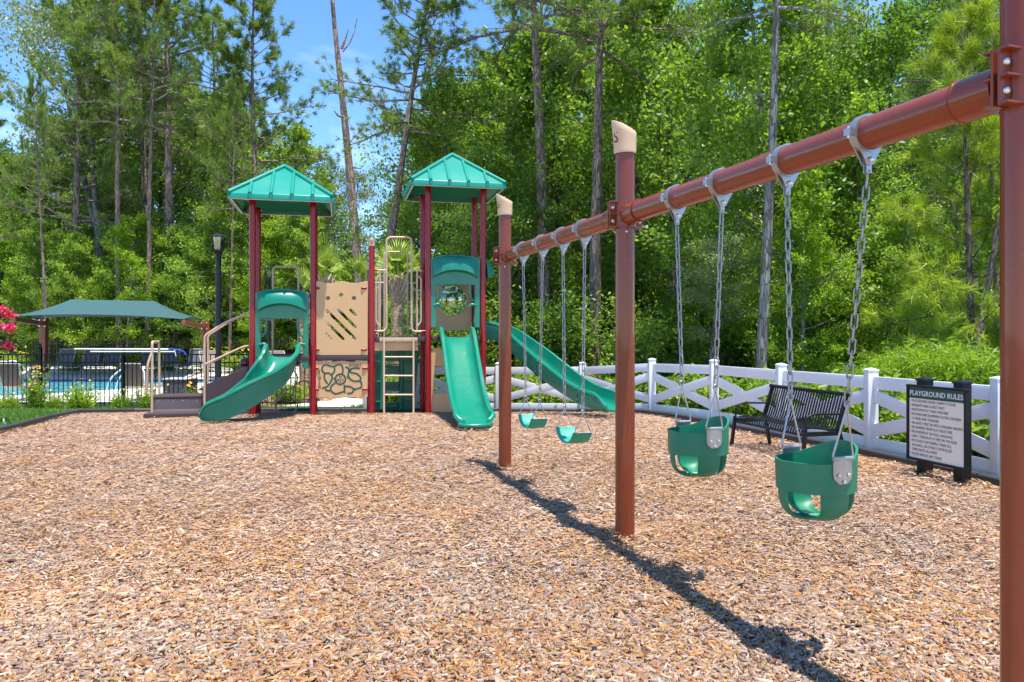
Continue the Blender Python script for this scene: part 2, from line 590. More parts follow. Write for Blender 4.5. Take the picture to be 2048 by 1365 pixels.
def ramp(n, l, fac, stops):
    r = n.new('ShaderNodeValToRGB')
    el = r.color_ramp.elements
    el[0].position, el[0].color = stops[0][0], stops[0][1] + (1,)
    el[1].position, el[1].color = stops[-1][0], stops[-1][1] + (1,)
    for p, c in stops[1:-1]:
        e = el.new(p); e.color = c + (1,)
    l.new(fac, r.inputs['Fac'])
    return r

def mat_ground(name, stops, scale, bump=0.5, bscale=25):
    m, n, l, b = mat_new(name)
    tc = n.new('ShaderNodeTexCoord')
    no = n.new('ShaderNodeTexNoise'); no.inputs['Scale'].default_value = scale; no.inputs['Detail'].default_value = 10
    no.inputs['Roughness'].default_value = 0.7
    l.new(tc.outputs['Object'], no.inputs['Vector'])
    r = ramp(n, l, no.outputs['Fac'], stops)
    l.new(r.outputs['Color'], b.inputs['Base Color'])
    b.inputs['Roughness'].default_value = 0.95
    b.inputs['Specular IOR Level'].default_value = 0.1
    n2 = n.new('ShaderNodeTexNoise'); n2.inputs['Scale'].default_value = bscale; n2.inputs['Detail'].default_value = 6
    l.new(tc.outputs['Object'], n2.inputs['Vector'])
    bp = n.new('ShaderNodeBump'); bp.inputs['Strength'].default_value = bump; bp.inputs['Distance'].default_value = 0.05
    l.new(n2.outputs['Fac'], bp.inputs['Height']); l.new(bp.outputs[0], b.inputs['Normal'])
    return m

M['forest_floor'] = mat_ground('forest_floor', [(0.3, (0.035, 0.05, 0.018)), (0.5, (0.07, 0.085, 0.03)), (0.7, (0.10, 0.075, 0.045))], 0.8)
M['lawn'] = mat_ground('lawn_soil', [(0.3, (0.045, 0.10, 0.018)), (0.6, (0.085, 0.16, 0.028)), (0.75, (0.12, 0.17, 0.05))], 4)
M['bark_bed'] = mat_ground('bark_bed', [(0.3, (0.10, 0.045, 0.03)), (0.5, (0.24, 0.12, 0.08)), (0.7, (0.42, 0.25, 0.17))], 14, 1.0)

CHIP_COLS = np.array([(0.49, 0.31, 0.185), (0.44, 0.215, 0.075), (0.365, 0.245, 0.185), (0.295, 0.215, 0.190), (0.56, 0.43, 0.335),
                      (0.175, 0.075, 0.036), (0.40, 0.19, 0.095), (0.065, 0.032, 0.02), (0.50, 0.28, 0.085), (0.42, 0.325, 0.285)])

def mat_mulch_sheet():
    """bed under and beyond the loose chips: stretched cells in the colours of the chips"""
    m, n, l, b = mat_new('wood_mulch_bed')
    tc = n.new('ShaderNodeTexCoord')
    mp = n.new('ShaderNodeMapping'); mp.inputs['Scale'].default_value = (1, 1.9, 1)
    nz = n.new('ShaderNodeTexNoise'); nz.inputs['Scale'].default_value = 14; nz.inputs['Detail'].default_value = 3
    l.new(tc.outputs['Object'], nz.inputs['Vector'])
    ad = n.new('ShaderNodeMix'); ad.data_type = 'RGBA'; ad.blend_type = 'LINEAR_LIGHT'; ad.inputs[0].default_value = 0.06
    l.new(tc.outputs['Object'], ad.inputs[6]); l.new(nz.outputs['Color'], ad.inputs[7])
    l.new(ad.outputs[2], mp.inputs['Vector'])
    vo = n.new('ShaderNodeTexVoronoi'); vo.inputs['Scale'].default_value = 26
    l.new(mp.outputs[0], vo.inputs['Vector'])
    sp = n.new('ShaderNodeSeparateColor'); l.new(vo.outputs['Color'], sp.inputs[0])
    stops = [(i / 9, tuple(np.minimum(1, CHIP_COLS[k] * 1.12))) for i, k in enumerate((7, 5, 3, 6, 2, 0, 1, 9, 4, 8))]
    r = ramp(n, l, sp.outputs[0], stops)
    r.color_ramp.interpolation = 'CONSTANT'
    l.new(r.outputs['Color'], b.inputs['Base Color'])
    b.inputs['Roughness'].default_value = 0.9
    bp = n.new('ShaderNodeBump'); bp.inputs['Strength'].default_value = 0.5; bp.inputs['Distance'].default_value = 0.02
    l.new(sp.outputs[1], bp.inputs['Height']); l.new(bp.outputs[0], b.inputs['Normal'])
    return m
M['mulch'] = mat_mulch_sheet()

def mat_chips():
    m, n, l, b = mat_new('wood_chip')
    at_ = n.new('ShaderNodeAttribute'); at_.attribute_name = 'chip_colour'
    tc = n.new('ShaderNodeTexCoord')
    no = n.new('ShaderNodeTexNoise'); no.inputs['Scale'].default_value = 140; no.inputs['Detail'].default_value = 2
    l.new(tc.outputs['Object'], no.inputs['Vector'])
    mr = n.new('ShaderNodeMapRange'); mr.inputs['To Min'].default_value = 0.72; mr.inputs['To Max'].default_value = 1.25
    l.new(no.outputs['Fac'], mr.inputs['Value'])
    mu = n.new('ShaderNodeMix'); mu.data_type = 'RGBA'; mu.blend_type = 'MULTIPLY'; mu.inputs[0].default_value = 1
    l.new(at_.outputs['Color'], mu.inputs[6]); l.new(mr.outputs[0], mu.inputs[7])
    l.new(mu.outputs[2], b.inputs['Base Color'])
    b.inputs['Roughness'].default_value = 0.75
    b.inputs['Specular IOR Level'].default_value = 0.25
    return m
M['chips'] = mat_chips()

def in_poly(x, y, poly):
    inside = np.zeros(len(x), dtype=bool)
    n = len(poly)
    j = n - 1
    for i in range(n):
        xi, yi = poly[i]; xj, yj = poly[j]
        c = ((yi > y) != (yj > y)) & (x < (xj - xi) * (y - yi) / (yj - yi + 1e-12) + xi)
        inside ^= c
        j = i
    return inside

def sheet(name, poly, dz, mtl, step=0.5, kind='structure', extra=None):
    """polygon laid on the terrain, dz above it, cut into a grid so that it follows the fall of the ground"""
    bm = bmesh.new()
    vs_ = [bm.verts.new((x, y, 0)) for x, y in poly]
    bm.faces.new(vs_)
    ys = [p[1] for p in poly]
    y = 13.4
    while y < 16.6:
        if min(ys) < y < max(ys):
            bmesh.ops.bisect_plane(bm, geom=bm.verts[:] + bm.edges[:] + bm.faces[:], plane_co=(0, y, 0), plane_no=(0, 1, 0))
        y += 0.31
    bmesh.ops.triangulate(bm, faces=bm.faces[:])
    for v in bm.verts:
        v.co.z = gzf(v.co.x, v.co.y) + dz
    bmesh.ops.recalc_face_normals(bm, faces=bm.faces)
    me = bpy.data.meshes.new(name)
    bm.to_mesh(me); bm.free()
    if me.polygons[0].normal.z < 0: me.flip_normals()
    me.materials.append(mtl)
    o = obj(name, me)
    o['kind'] = kind
    return o

# one ground sheet out to the horizon
sheet('ground', [(-600, -60), (600, -60), (600, 13.3), (600, 900), (-600, 900), (-600, 13.3)], -0.02, M['forest_floor'])

FENCE = [(5.9, 3.9), (5.33, 5.75), (4.945, 7.6), (4.50, 9.4), (3.93, 10.95), (3.383, 12.55), (2.66, 14.25), (1.466, 15.6), (-0.286, 15.95), (-2.06, 16.1), (-3.15, 16.2)]
def inset(pts, d):
    out = []
    for i, p in enumerate(pts):
        a = Vector(pts[max(i - 1, 0)]); b = Vector(pts[min(i + 1, len(pts) - 1)])
        t = (b - a).normalized()
        out.append((p[0] - t.y * d, p[1] + t.x * d))
    return out
BORDER_R = inset(FENCE[:9], 0.24)                       # from the near right round to behind the towers
BORDER_L = [(-1.9, 15.75), (-3.6, 15.8), (-5.2, 15.85), (-6.7, 15.8), (-7.75, 15.35), (-8.2, 14.2), (-7.98, 12.9), (-7.72, 11.5), (-7.55, 10.1), (-7.5, 8.0)]
MULCH = [(-7.5, -6), (7.5, -6)] + [(x, y) for x, y in BORDER_R] + BORDER_L
sheet('mulch_bed', MULCH, 0.0, M['mulch'])

MOUNDS = [(-0.077, 8.24, 0.16, 0.05), (0.815, 5.41, 0.17, 0.06), (1.727, 2.528, 0.15, 0.05), (-0.7, 11.7, 0.4, 0.05), (-5.2, 12.6, 0.4, 0.06), (1.75, 13.1, 0.4, 0.05), (4.35, 7.9, 0.16, 0.04), (4.46, 7.43, 0.16, 0.04)]
def chip_field():
    """loose wood chips: 10-triangle slivers close to the camera, flat flakes farther off"""
    poly = MULCH
    def spread(y0, y1, dens):
        hw0 = 0.70 * y1 + 0.9
        n = int((y1 - y0) * 2 * hw0 * dens)
        y = rng.uniform(y0, y1, n); x = rng.uniform(-hw0, hw0, n)
        k = (np.abs(x) < 0.70 * y + 0.9) & in_poly(x, y, poly)
        return x[k], y[k]
    bands = [(2.6, 4.2, 8800), (4.2, 5.2, 7000), (5.2, 7.2, 5400), (7.2, 9.0, 3400), (9.0, 11.0, 2300), (11.0, 13.0, 1700), (13.0, 16.1, 1200)]
    X, Y, S = [], [], []
    for y0, y1, d in bands:
        x, y = spread(y0, y1, d)
        X.append(x); Y.append(y); S.append(np.full(len(x), math.sqrt(8800 / d)))
    X, Y, S = map(np.concatenate, (X, Y, S))
    n = len(X)
    S = np.minimum(S, 1.75)
    ln = rng.gamma(3.6, 0.0076, n).clip(0.008, 0.075) * S ** 0.75
    wd = ln * rng.uniform(0.14, 0.36, n)
    th = rng.uniform(0.002, 0.006, n) * S ** 0.5
    yaw = rng.uniform(0, 2 * PI, n)
    pit = rng.normal(0, 0.20, n); rol = rng.normal(0, 0.30, n)
    flat_ = np.interp(Y, [3, 4.5, 9, 14], [0.8, 0.75, 0.5, 0.4]); pit *= flat_; rol *= flat_
    # colour drifts in patches: orange-yellow here, grey-mauve there
    p1 = np.sin(X * 1.9 + 1.3 * np.sin(Y * 1.1)) * np.sin(Y * 1.55 + 0.8 * np.sin(X * 1.4 + 2)) + 0.55 * np.sin(X * 4.3 + Y * 3.1) * np.sin(Y * 4.7 - X * 2.2)
    warm = (0, 1, 6, 8, 5, 0, 1, 4, 0, 6); cool = (2, 3, 4, 9, 0, 2, 3, 7, 9, 4)
    pick = rng.integers(0, 10, n)
    use_warm = rng.random(n) < (0.52 + 0.30 * np.clip(p1, -1, 1))
    idx = np.where(use_warm, np.array(warm)[pick], np.array(cool)[pick])
    col = CHIP_COLS[idx] * rng.uniform(0.66, 1.10, (n, 1)) * (0.93 + 0.10 * np.sin(X * 0.9 + 2 * np.sin(Y * 0.6)) * np.sin(Y * 0.8 + 1.0))[:, None] * rng.uniform(0.94, 1.06, (n, 3)) * np.array([1.02, 0.985, 0.90])
    cz = gz(X, Y) + rng.uniform(0.004, 0.028, n) + 0.012 * np.sin(X * 2.3) * np.sin(Y * 2.9)
    for mx_, my_, mr_, mh_ in MOUNDS:
        cz += mh_ * np.exp(-((X - mx_) ** 2 + (Y - my_) ** 2) / (2 * mr_ ** 2)) * rng.uniform(0.3, 1.0, n)
    cy_, sy_ = np.cos(yaw), np.sin(yaw)
    cp, sp = np.cos(pit), np.sin(pit)
    cr_, sr = np.cos(rol), np.sin(rol)
    ax = np.stack([cy_ * cp, sy_ * cp, sp], 1)
    ay = np.stack([-sy_ * cr_ - cy_ * sp * sr, cy_ * cr_ - sy_ * sp * sr, cp * sr], 1)
    az = np.cross(ax, ay)
    c0 = np.stack([X, Y, cz], 1)
    near = Y < 4.4
    def corner(k, i, j, z, tap=1.0):
        return c0[k] + ax[k] * (ln[k] * i / 2)[:, None] + ay[k] * (wd[k] * j * tap / 2)[:, None] + az[k] * (th[k] * z)[:, None]
    k = near
    t1 = rng.uniform(0.25, 1.0, n); t2 = rng.uniform(0.4, 1.0, n); bend = rng.normal(0, 0.6, n)
    def corner2(k, i, j, z):
        tap = np.where(i > 0, t1[k], t2[k])
        return c0[k] + ax[k] * (ln[k] * (i + 0.12 * j * bend[k]) / 2)[:, None] + ay[k] * (wd[k] * j * tap / 2)[:, None] + az[k] * (th[k] * z)[:, None]
    top = [corner2(k, i, j, 1.0) for i, j in ((-1, -1), (1, -1), (1, 1), (-1, 1))]
    bot = [corner2(k, i, j, -1.0) for i, j in ((-1, -1), (1, -1), (1, 1), (-1, 1))]
    V1 = np.stack(top + bot, 1).reshape(-1, 3)
    nn = int(k.sum())
    base = (np.arange(nn) * 8)[:, None, None]
    fq = np.array([(0, 1, 2, 3), (4, 5, 1, 0), (5, 6, 2, 1), (6, 7, 3, 2), (7, 4, 0, 3)])[None]
    L1 = (base + fq).reshape(-1)
    c1 = np.repeat(col[k], 8, axis=0)
    k = ~near
    V2 = np.stack([corner2(k, i, j, 1.0) for i, j in ((-1, -1), (1, -1), (1, 1), (-1, 1))], 1).reshape(-1, 3)
    n2 = int(k.sum())
    L2 = np.arange(n2 * 4) + len(V1)
    c2 = np.repeat(col[k], 4, axis=0)
    V = np.concatenate([V1, V2]); L = np.concatenate([L1, L2])
    cc = np.concatenate([c1, c2]); cc = np.concatenate([cc, np.ones((len(cc), 1))], 1)
    me = raw_mesh('wood_chips', V, L, np.full(len(L) // 4, 4), M['chips'], {'chip_colour': ('FLOAT_COLOR', cc)})
    o = obj('wood_chips', me)
    tag(o, 'loose tan, orange and grey wood chips covering the play area', 'wood chips', kind='stuff')
chip_field()

# ---------------------------------------------------------------- lawn strips and blades
LAWN_L = [(-16, 6), (-7.6, 6)] + BORDER_L[::-1][:-1] + [(-1.9, 15.85), (-1.9, 17.6), (-4.4, 16.9), (-16, 16.7)]
sheet('lawn', [(-16, 6), (-7.62, 6)] + [(x - 0.02, y) for x, y in BORDER_L[::-1][1:5]] + [(-7.8, 15.4), (-6.7, 15.9), (-4.3, 15.95), (-4.3, 17.0), (-16, 16.9)], 0.004, M['lawn'])
sheet('lawn_strip', [(-3.7, 15.95), (8.5, 15.95), (9.5, 9), (7, 3), (14, 3), (14, 18.6), (-2.6, 18.6)], 0.004, M['lawn'])

def blades(name, poly, dens, hmin, hmax, label, seed, wid=0.008):
    r = np.random.default_rng(seed)
    px = [p[0] for p in poly]; py_ = [p[1] for p in poly]
    a = (max(px) - min(px)) * (max(py_) - min(py_))
    n = int(a * dens)
    x = r.uniform(min(px), max(px), n); y = r.uniform(min(py_), max(py_), n)
    k = in_poly(x, y, poly); x, y = x[k], y[k]; n = len(x)
    h = r.uniform(hmin, hmax, n); yaw = r.uniform(0, 2 * PI, n)
    lean = r.normal(0, 0.45, (n, 2)) * h[:, None]
    z = gz(x, y)
    w = wid * r.uniform(0.7, 1.4, n)
    dx, dy = np.cos(yaw) * w, np.sin(yaw) * w
    A = np.stack([x - dx, y - dy, z], 1); B = np.stack([x + dx, y + dy, z], 1); T = np.stack([x + lean[:, 0], y + lean[:, 1], z + h], 1)
    V = np.stack([A, B, T], 1).reshape(-1, 3)
    sh = np.repeat(r.beta(2, 2, n), 3)
    me = raw_mesh(name, V, np.arange(n * 3), np.full(n, 3), M['grass'], {'shade': ('FLOAT', sh)})
    o = obj(name, me)
    tag(o, label, 'grass', kind='stuff')
blades('grass', [(-11.5, 9.5), (-7.7, 9.5), (-7.85, 11.5), (-8.1, 12.9), (-8.35, 14.2), (-7.9, 15.5), (-6.7, 15.98), (-4.3, 16.0), (-4.3, 16.9), (-12.5, 16.7)], 2600, 0.04, 0.11, 'mown green grass between the mulch border and the pool fence', 3)
blades('grass', [(-3.9, 16.0), (5, 16.3), (5, 17.6), (-3.2, 17.6)], 1300, 0.06, 0.18, 'strip of green grass behind the towers and the white fence', 4)

# ---------------------------------------------------------------- concrete path and bark bed behind the towers
pa = [G(545, 817), G(640, 817), G(760, 817), G(775, 792), G(700, 796), G(620, 808)]
sheet('path', [(p.x, p.y) for p in pa], 0.03, M['concrete'])
sheet('planting_bed', [(-7.5, 17.15), (-4.4, 17.15), (-4.2, 18.6), (-3.0, 19.6), (-2.3, 22.5), (-6, 23.5), (-7.9, 20)], 0.008, M['bark_bed'])

# ---------------------------------------------------------------- pool
DECK_Z = -0.10
pool_outline = [(-30, 19.0), (-13.4, 18.9), (-12.6, 19.5), (-11.2, 21.5), (-10.4, 22.1), (-9.6, 26.2), (-30, 26.6)]
deck_out = [(-45, 17.05), (-7.6, 17.15), (-7.9, 20), (-6.2, 23.6), (-6.4, 28), (-8.5, 31), (-10, 44), (-45, 44)]
me = plate_mesh('pool_deck', deck_out, [pool_outline], 0.11, M['concrete'], bevel=0)
me.transform(Matrix.Rotation(-PI / 2, 4, 'X'))
o = obj('pool_deck', me, loc=(0, 0, DECK_Z - 0.055)); o['kind'] = 'structure'
mb = MB()
for i in range(len(pool_outline)):                      # waterline tiles inside the pool edge
    a = Vector(pool_outline[i]); b = Vector(pool_outline[(i + 1) % len(pool_outline)])
    t = (b - a).normalized(); nrm = Vector((-t.y, t.x))
    a2 = a + nrm * 0.012; b2 = b + nrm * 0.012
    mb.bar((a2.x, a2.y, DECK_Z - 0.075), (b2.x, b2.y, DECK_Z - 0.075), 0.02, 0.13)
o = mb.build('pool_wall_tiles', M['tile_blue'], smooth=0); o['kind'] = 'structure'

def mat_water():
    m, n, l, b = mat_new('pool_water')
    tc = n.new('ShaderNodeTexCoord')
    no = n.new('ShaderNodeTexNoise'); no.inputs['Scale'].default_value = 3.2; no.inputs['Detail'].default_value = 6; no.inputs['Distortion'].default_value = 1.2
    l.new(tc.outputs['Object'], no.inputs['Vector'])
    r = ramp(n, l, no.outputs['Fac'], [(0.32, (0.04, 0.38, 0.50)), (0.5, (0.09, 0.52, 0.62)), (0.68, (0.30, 0.70, 0.75))])
    wv = n.new('ShaderNodeTexWave'); wv.inputs['Scale'].default_value = 0.30; wv.inputs['Distortion'].default_value = 0.8; wv.bands_direction = 'Y'
    mp = n.new('ShaderNodeMapping'); mp.inputs['Rotation'].default_value = (0, 0, 0.22)
    l.new(tc.outputs['Object'], mp.inputs['Vector']); l.new(mp.outputs[0], wv.inputs['Vector'])
    rr = ramp(n, l, wv.outputs['Fac'], [(0.0, (0, 0, 0)), (0.965, (0, 0, 0)), (0.985, (1, 1, 1))])
    mx = n.new('ShaderNodeMix'); mx.data_type = 'RGBA'; mx.inputs[7].default_value = (0.012, 0.12, 0.19, 1)
    l.new(rr.outputs['Color'], mx.inputs[0]); l.new(r.outputs['Color'], mx.inputs[6])
    l.new(mx.outputs[2], b.inputs['Base Color'])
    b.inputs['Roughness'].default_value = 0.06
    n2 = n.new('ShaderNodeTexNoise'); n2.inputs['Scale'].default_value = 6; n2.inputs['Detail'].default_value = 4
    l.new(tc.outputs['Object'], n2.inputs['Vector'])
    bp = n.new('ShaderNodeBump'); bp.inputs['Strength'].default_value = 0.35; bp.inputs['Distance'].default_value = 0.04
    l.new(n2.outputs['Fac'], bp.inputs['Height']); l.new(bp.outputs[0], b.inputs['Normal'])
    return m
M['water'] = mat_water()
mb = MB(); mb.add([(x, y, 0) for x, y in inset(pool_outline, 0.0)], [tuple(range(len(pool_outline)))])
o = mb.build('pool_water', M['water'], loc=(0, 0, DECK_Z - 0.085)); o['kind'] = 'structure'

# ---------------------------------------------------------------- black plastic border round the mulch
def border(name, pts, label):
    root = empty(name, (pts[0][0], pts[0][1], 0))
    tag(root, label, 'landscape border', 'black borders of the mulch bed')
    for (a, b) in zip(pts[:-1], pts[1:]):
        a, b = Vector(a), Vector(b)
        n = max(1, round((b - a).length / 1.2))
        for k in range(n):
            p, q = a.lerp(b, k / n), a.lerp(b, (k + 1) / n)
            d = (q - p).normalized() * 0.008
            p3 = Vector((p.x + d.x, p.y + d.y, gzf(p.x, p.y) + 0.035)); q3 = Vector((q.x - d.x, q.y - d.y, gzf(q.x, q.y) + 0.035))
            mb = MB(); prof = [(-0.05, -0.06), (0.05, -0.06), (0.045, 0.045), (0.03, 0.06), (-0.03, 0.06), (-0.045, 0.045)]
            mb.sweep([p3, q3], prof)
            o = mb.build('border_timber', M['border'], root)
            o.matrix_parent_inverse = Matrix.Translation(-root.location)
border('mulch_border', BORDER_R + [BORDER_L[0]], 'black plastic timbers edging the mulch along the white fence')
border('mulch_border', BORDER_L, 'black plastic timbers edging the mulch beside the grass and behind the towers')

# ---------------------------------------------------------------- white crossbuck fence
def white_fence():
    root = empty('crossbuck_fence', (FENCE[0][0], FENCE[0][1], 0))
    tag(root, 'white vinyl fence with crossed rails running along the edge of the wood', 'fence')
    inv = Matrix.Translation(-root.location)
    def put(mb, nm):
        o = mb.build(nm, M['white'], root, bevel=0.004)
        o.matrix_parent_inverse = inv
        return o
    hgt = 1.03
    P3 = [Vector((x, y, gzf(x, y))) for x, y in FENCE]
    for p in P3:
        mb = MB(); mb.box(p + Vector((0, 0, hgt / 2 - 0.05)), (0.128, 0.128, hgt + 0.1))
        o = put(mb, 'post')
        cp = MB(); cp.lathe([(0.098, 0), (0.098, 0.016), (0.02, 0.036)], 4, p + Vector((0, 0, hgt)), Matrix.Rotation(PI / 4, 3, 'Z'))
        c = obj('post_cap', cp.mesh('post_cap', M['white'], 0), o)
    for a, b in zip(P3[:-1], P3[1:]):
        d = (b - a); d.z = 0; d.normalize(); e = d * 0.066
        for z, w in ((0.885, 0.155), (0.125, 0.15)):
            mb = MB(); mb.bar(a + e + Vector((0, 0, z)), b - e + Vector((0, 0, z)), 0.04, w)
            put(mb, 'rail')
        s = d.cross(Vector((0, 0, 1))).normalized()
        up = Vector((0, 0, 1))
        # one diagonal runs through, the other in two lengths butted against it
        p0, p1 = a + e + up * 0.72, b - e + up * 0.29
        q0, q1 = a + e + up * 0.29, b - e + up * 0.72
        mb = MB(); mb.bar(p0, p1, 0.038, 0.155); put(mb, 'cross_rail')
        mid = (q0 + q1) / 2; dd = (q1 - q0).normalized() * 0.10
        for r0, r1 in ((q0, mid - dd), (mid + dd, q1)):
            mb = MB(); mb.bar(r0, r1, 0.034, 0.155); put(mb, 'cross_rail')
white_fence()

# ---------------------------------------------------------------- black picket fences round the pool
def picket_fence(pts, z0, hgt, label, name, post_every, pick=0.105, thick=0.016, post_w=0.06, finial=True):
    root = empty(name, (pts[0][0], pts[0][1], z0))
    tag(root, label, 'fence', 'black picket fences round the pool')
    pm = MB(); pm.box((0, 0, hgt * 0.48), (thick, thick, hgt * 0.92)); pm = pm.mesh('picket', M['black'], 0)
    qm = MB(); qm.box((0, 0, hgt * 0.52), (post_w, post_w, hgt * 1.08))
    qm.lathe([(post_w * .62, hgt * 1.06), (post_w * .62, hgt * 1.075), (0.012, hgt * 1.09)], 8)
    if finial: qm.lathe([(0.008, hgt * 1.085), (0.026, hgt * 1.10), (0.03, hgt * 1.115), (0.022, hgt * 1.13), (0.005, hgt * 1.137)], 10)
    qm = qm.mesh('post', M['black'], 40)
    for a, b in zip(pts[:-1], pts[1:]):
        a, b = Vector(a), Vector(b)
        L = (b - a).length; t = (b - a) / L
        n = max(1, round(L / post_every))
        ang = math.atan2(t.y, t.x)
        for k in range(n + 1):
            p = a.lerp(b, k / n)
            obj('post', qm, root, (p.x - pts[0][0], p.y - pts[0][1], 0), (0, 0, ang))
        for k in range(n):
            p, q = a.lerp(b, k / n), a.lerp(b, (k + 1) / n)
            p = p - Vector(pts[0]); q = q - Vector(pts[0])
            e = t * post_w / 2
            for z in (0.13, hgt * 0.80, hgt * 0.94):
                mb = MB(); mb.bar((p.x + e.x, p.y + e.y, z), (q.x - e.x, q.y - e.y, z), 0.026, 0.03)
                obj('rail', mb.mesh('rail', M['black'], 0), root)
            m = max(1, round((q - p).length / pick))
            for j in range(1, m):
                s = p.lerp(q, j / m)
                obj('picket', pm, root, (s.x, s.y, 0), (0, 0, ang))
picket_fence([(-14.4, 16.95), (-12.53, 16.95), (-10.66, 16.95), (-8.79, 16.95), (-6.92, 16.95), (-4.5, 17.05)], -0.2, 1.30,
             'black metal picket fence between the grass and the pool deck', 'picket_fence', 1.87)
picket_fence([(-27, 36), (-9.4, 36.8)], DECK_Z, 1.35, 'black metal picket fence far behind the pool loungers at the wood edge', 'picket_fence', 2.4, pick=0.14, thick=0.022, finial=False)

# ================================================================== things
class Thing:
    """an Empty at the base of a thing; put() adds a part given in world coordinates"""
    def __init__(s, name, loc, label, cat, group=None, rz=0.0):
        s.root = empty(name, loc, rz)
        tag(s.root, label, cat, group)
        s.M = Matrix.Translation(Vector(loc)) @ Matrix.Rotation(rz, 4, 'Z')
        s.inv = s.M.inverted()
    def put(s, mb, nm, mtl, parent=None, bevel=0, smooth=35, world=True, label=None):
        me = mb.mesh(nm, mtl, smooth, bevel) if isinstance(mb, MB) else mb
        if world: me.transform(s.inv)
        o = obj(nm, me, parent or s.root)
        if label: o['label'] = label
        return o

UP = Vector((0, 0, 1))
# ---------------------------------------------------------------- swing frame
S1, S2, S3 = Vector((-0.077, 8.24, 0)), Vector((0.815, 5.41, 0)), Vector((1.727, 2.528, 0))
BZ, BR = 2.35, 0.071
bd = (S3 - S1); bd.normalize()                       # along the beam, towards the camera
bs = bd.cross(UP).normalized()                       # across the beam
frame = Thing('swing_set_frame', tuple(S2), 'tall brown steel swing frame with three posts and one long beam', 'swing set')

def cap_mesh_s(r, z0, side, low, name):
    """slant-cut flaring post cap, tall towards `side`"""
    seg = 40
    mb = MB()
    rows = []
    for t in (0.0, 0.04, 0.1, 0.45, 0.75, 0.97, 1.0):
        row = []
        for k in range(seg):
            a = 2 * PI * k / seg
            d = Vector((math.cos(a), math.sin(a), 0))
            f = (d.dot(side) + 1) / 2
            hh = low + (0.245 - low) * f ** 1.15
            fl = 1 + (0.22 * f + 0.02) * max(0, t - 0.3) / 0.7
            rr = r * fl * (1.0 if t > 0.02 else 0.97) - (0.004 if t >= 1.0 else 0)
            row.append(Vector((rr * d.x, rr * d.y, z0 + hh * t)))
        rows.append(row)
    mb.surf(rows, closed_u=True)
    n = len(mb.v)
    mb.add([sum(rows[-1], Vector()) / seg - Vector((0, 0, 0.012))], [])
    mb.f += [(n - seg + k, n - seg + (k + 1) % seg, n) for k in range(seg)]
    mb.m += [0] * seg
    return mb

def wrap_text(body, size, r, ang, z, mtl, cx=0, cy=0):
    me = text_mesh(body, size, mtl, 0.0015, 'CENTER', name='letter')
    # cut long edges so that the letter can follow the curve
    bm = bmesh.new(); bm.from_mesh(me)
    bmesh.ops.triangulate(bm, faces=bm.faces[:])
    bmesh.ops.subdivide_edges(bm, edges=[e for e in bm.edges if e.calc_length() > size * .2], cuts=2)
    bm.to_mesh(me); bm.free()
    for v in me.vertices:
        a = ang + v.co.x / r
        rr = r + 0.001 - v.co.y
        v.co = Vector((cx + rr * math.cos(a), cy + rr * math.sin(a), z + v.co.z))
    me.update()
    return me

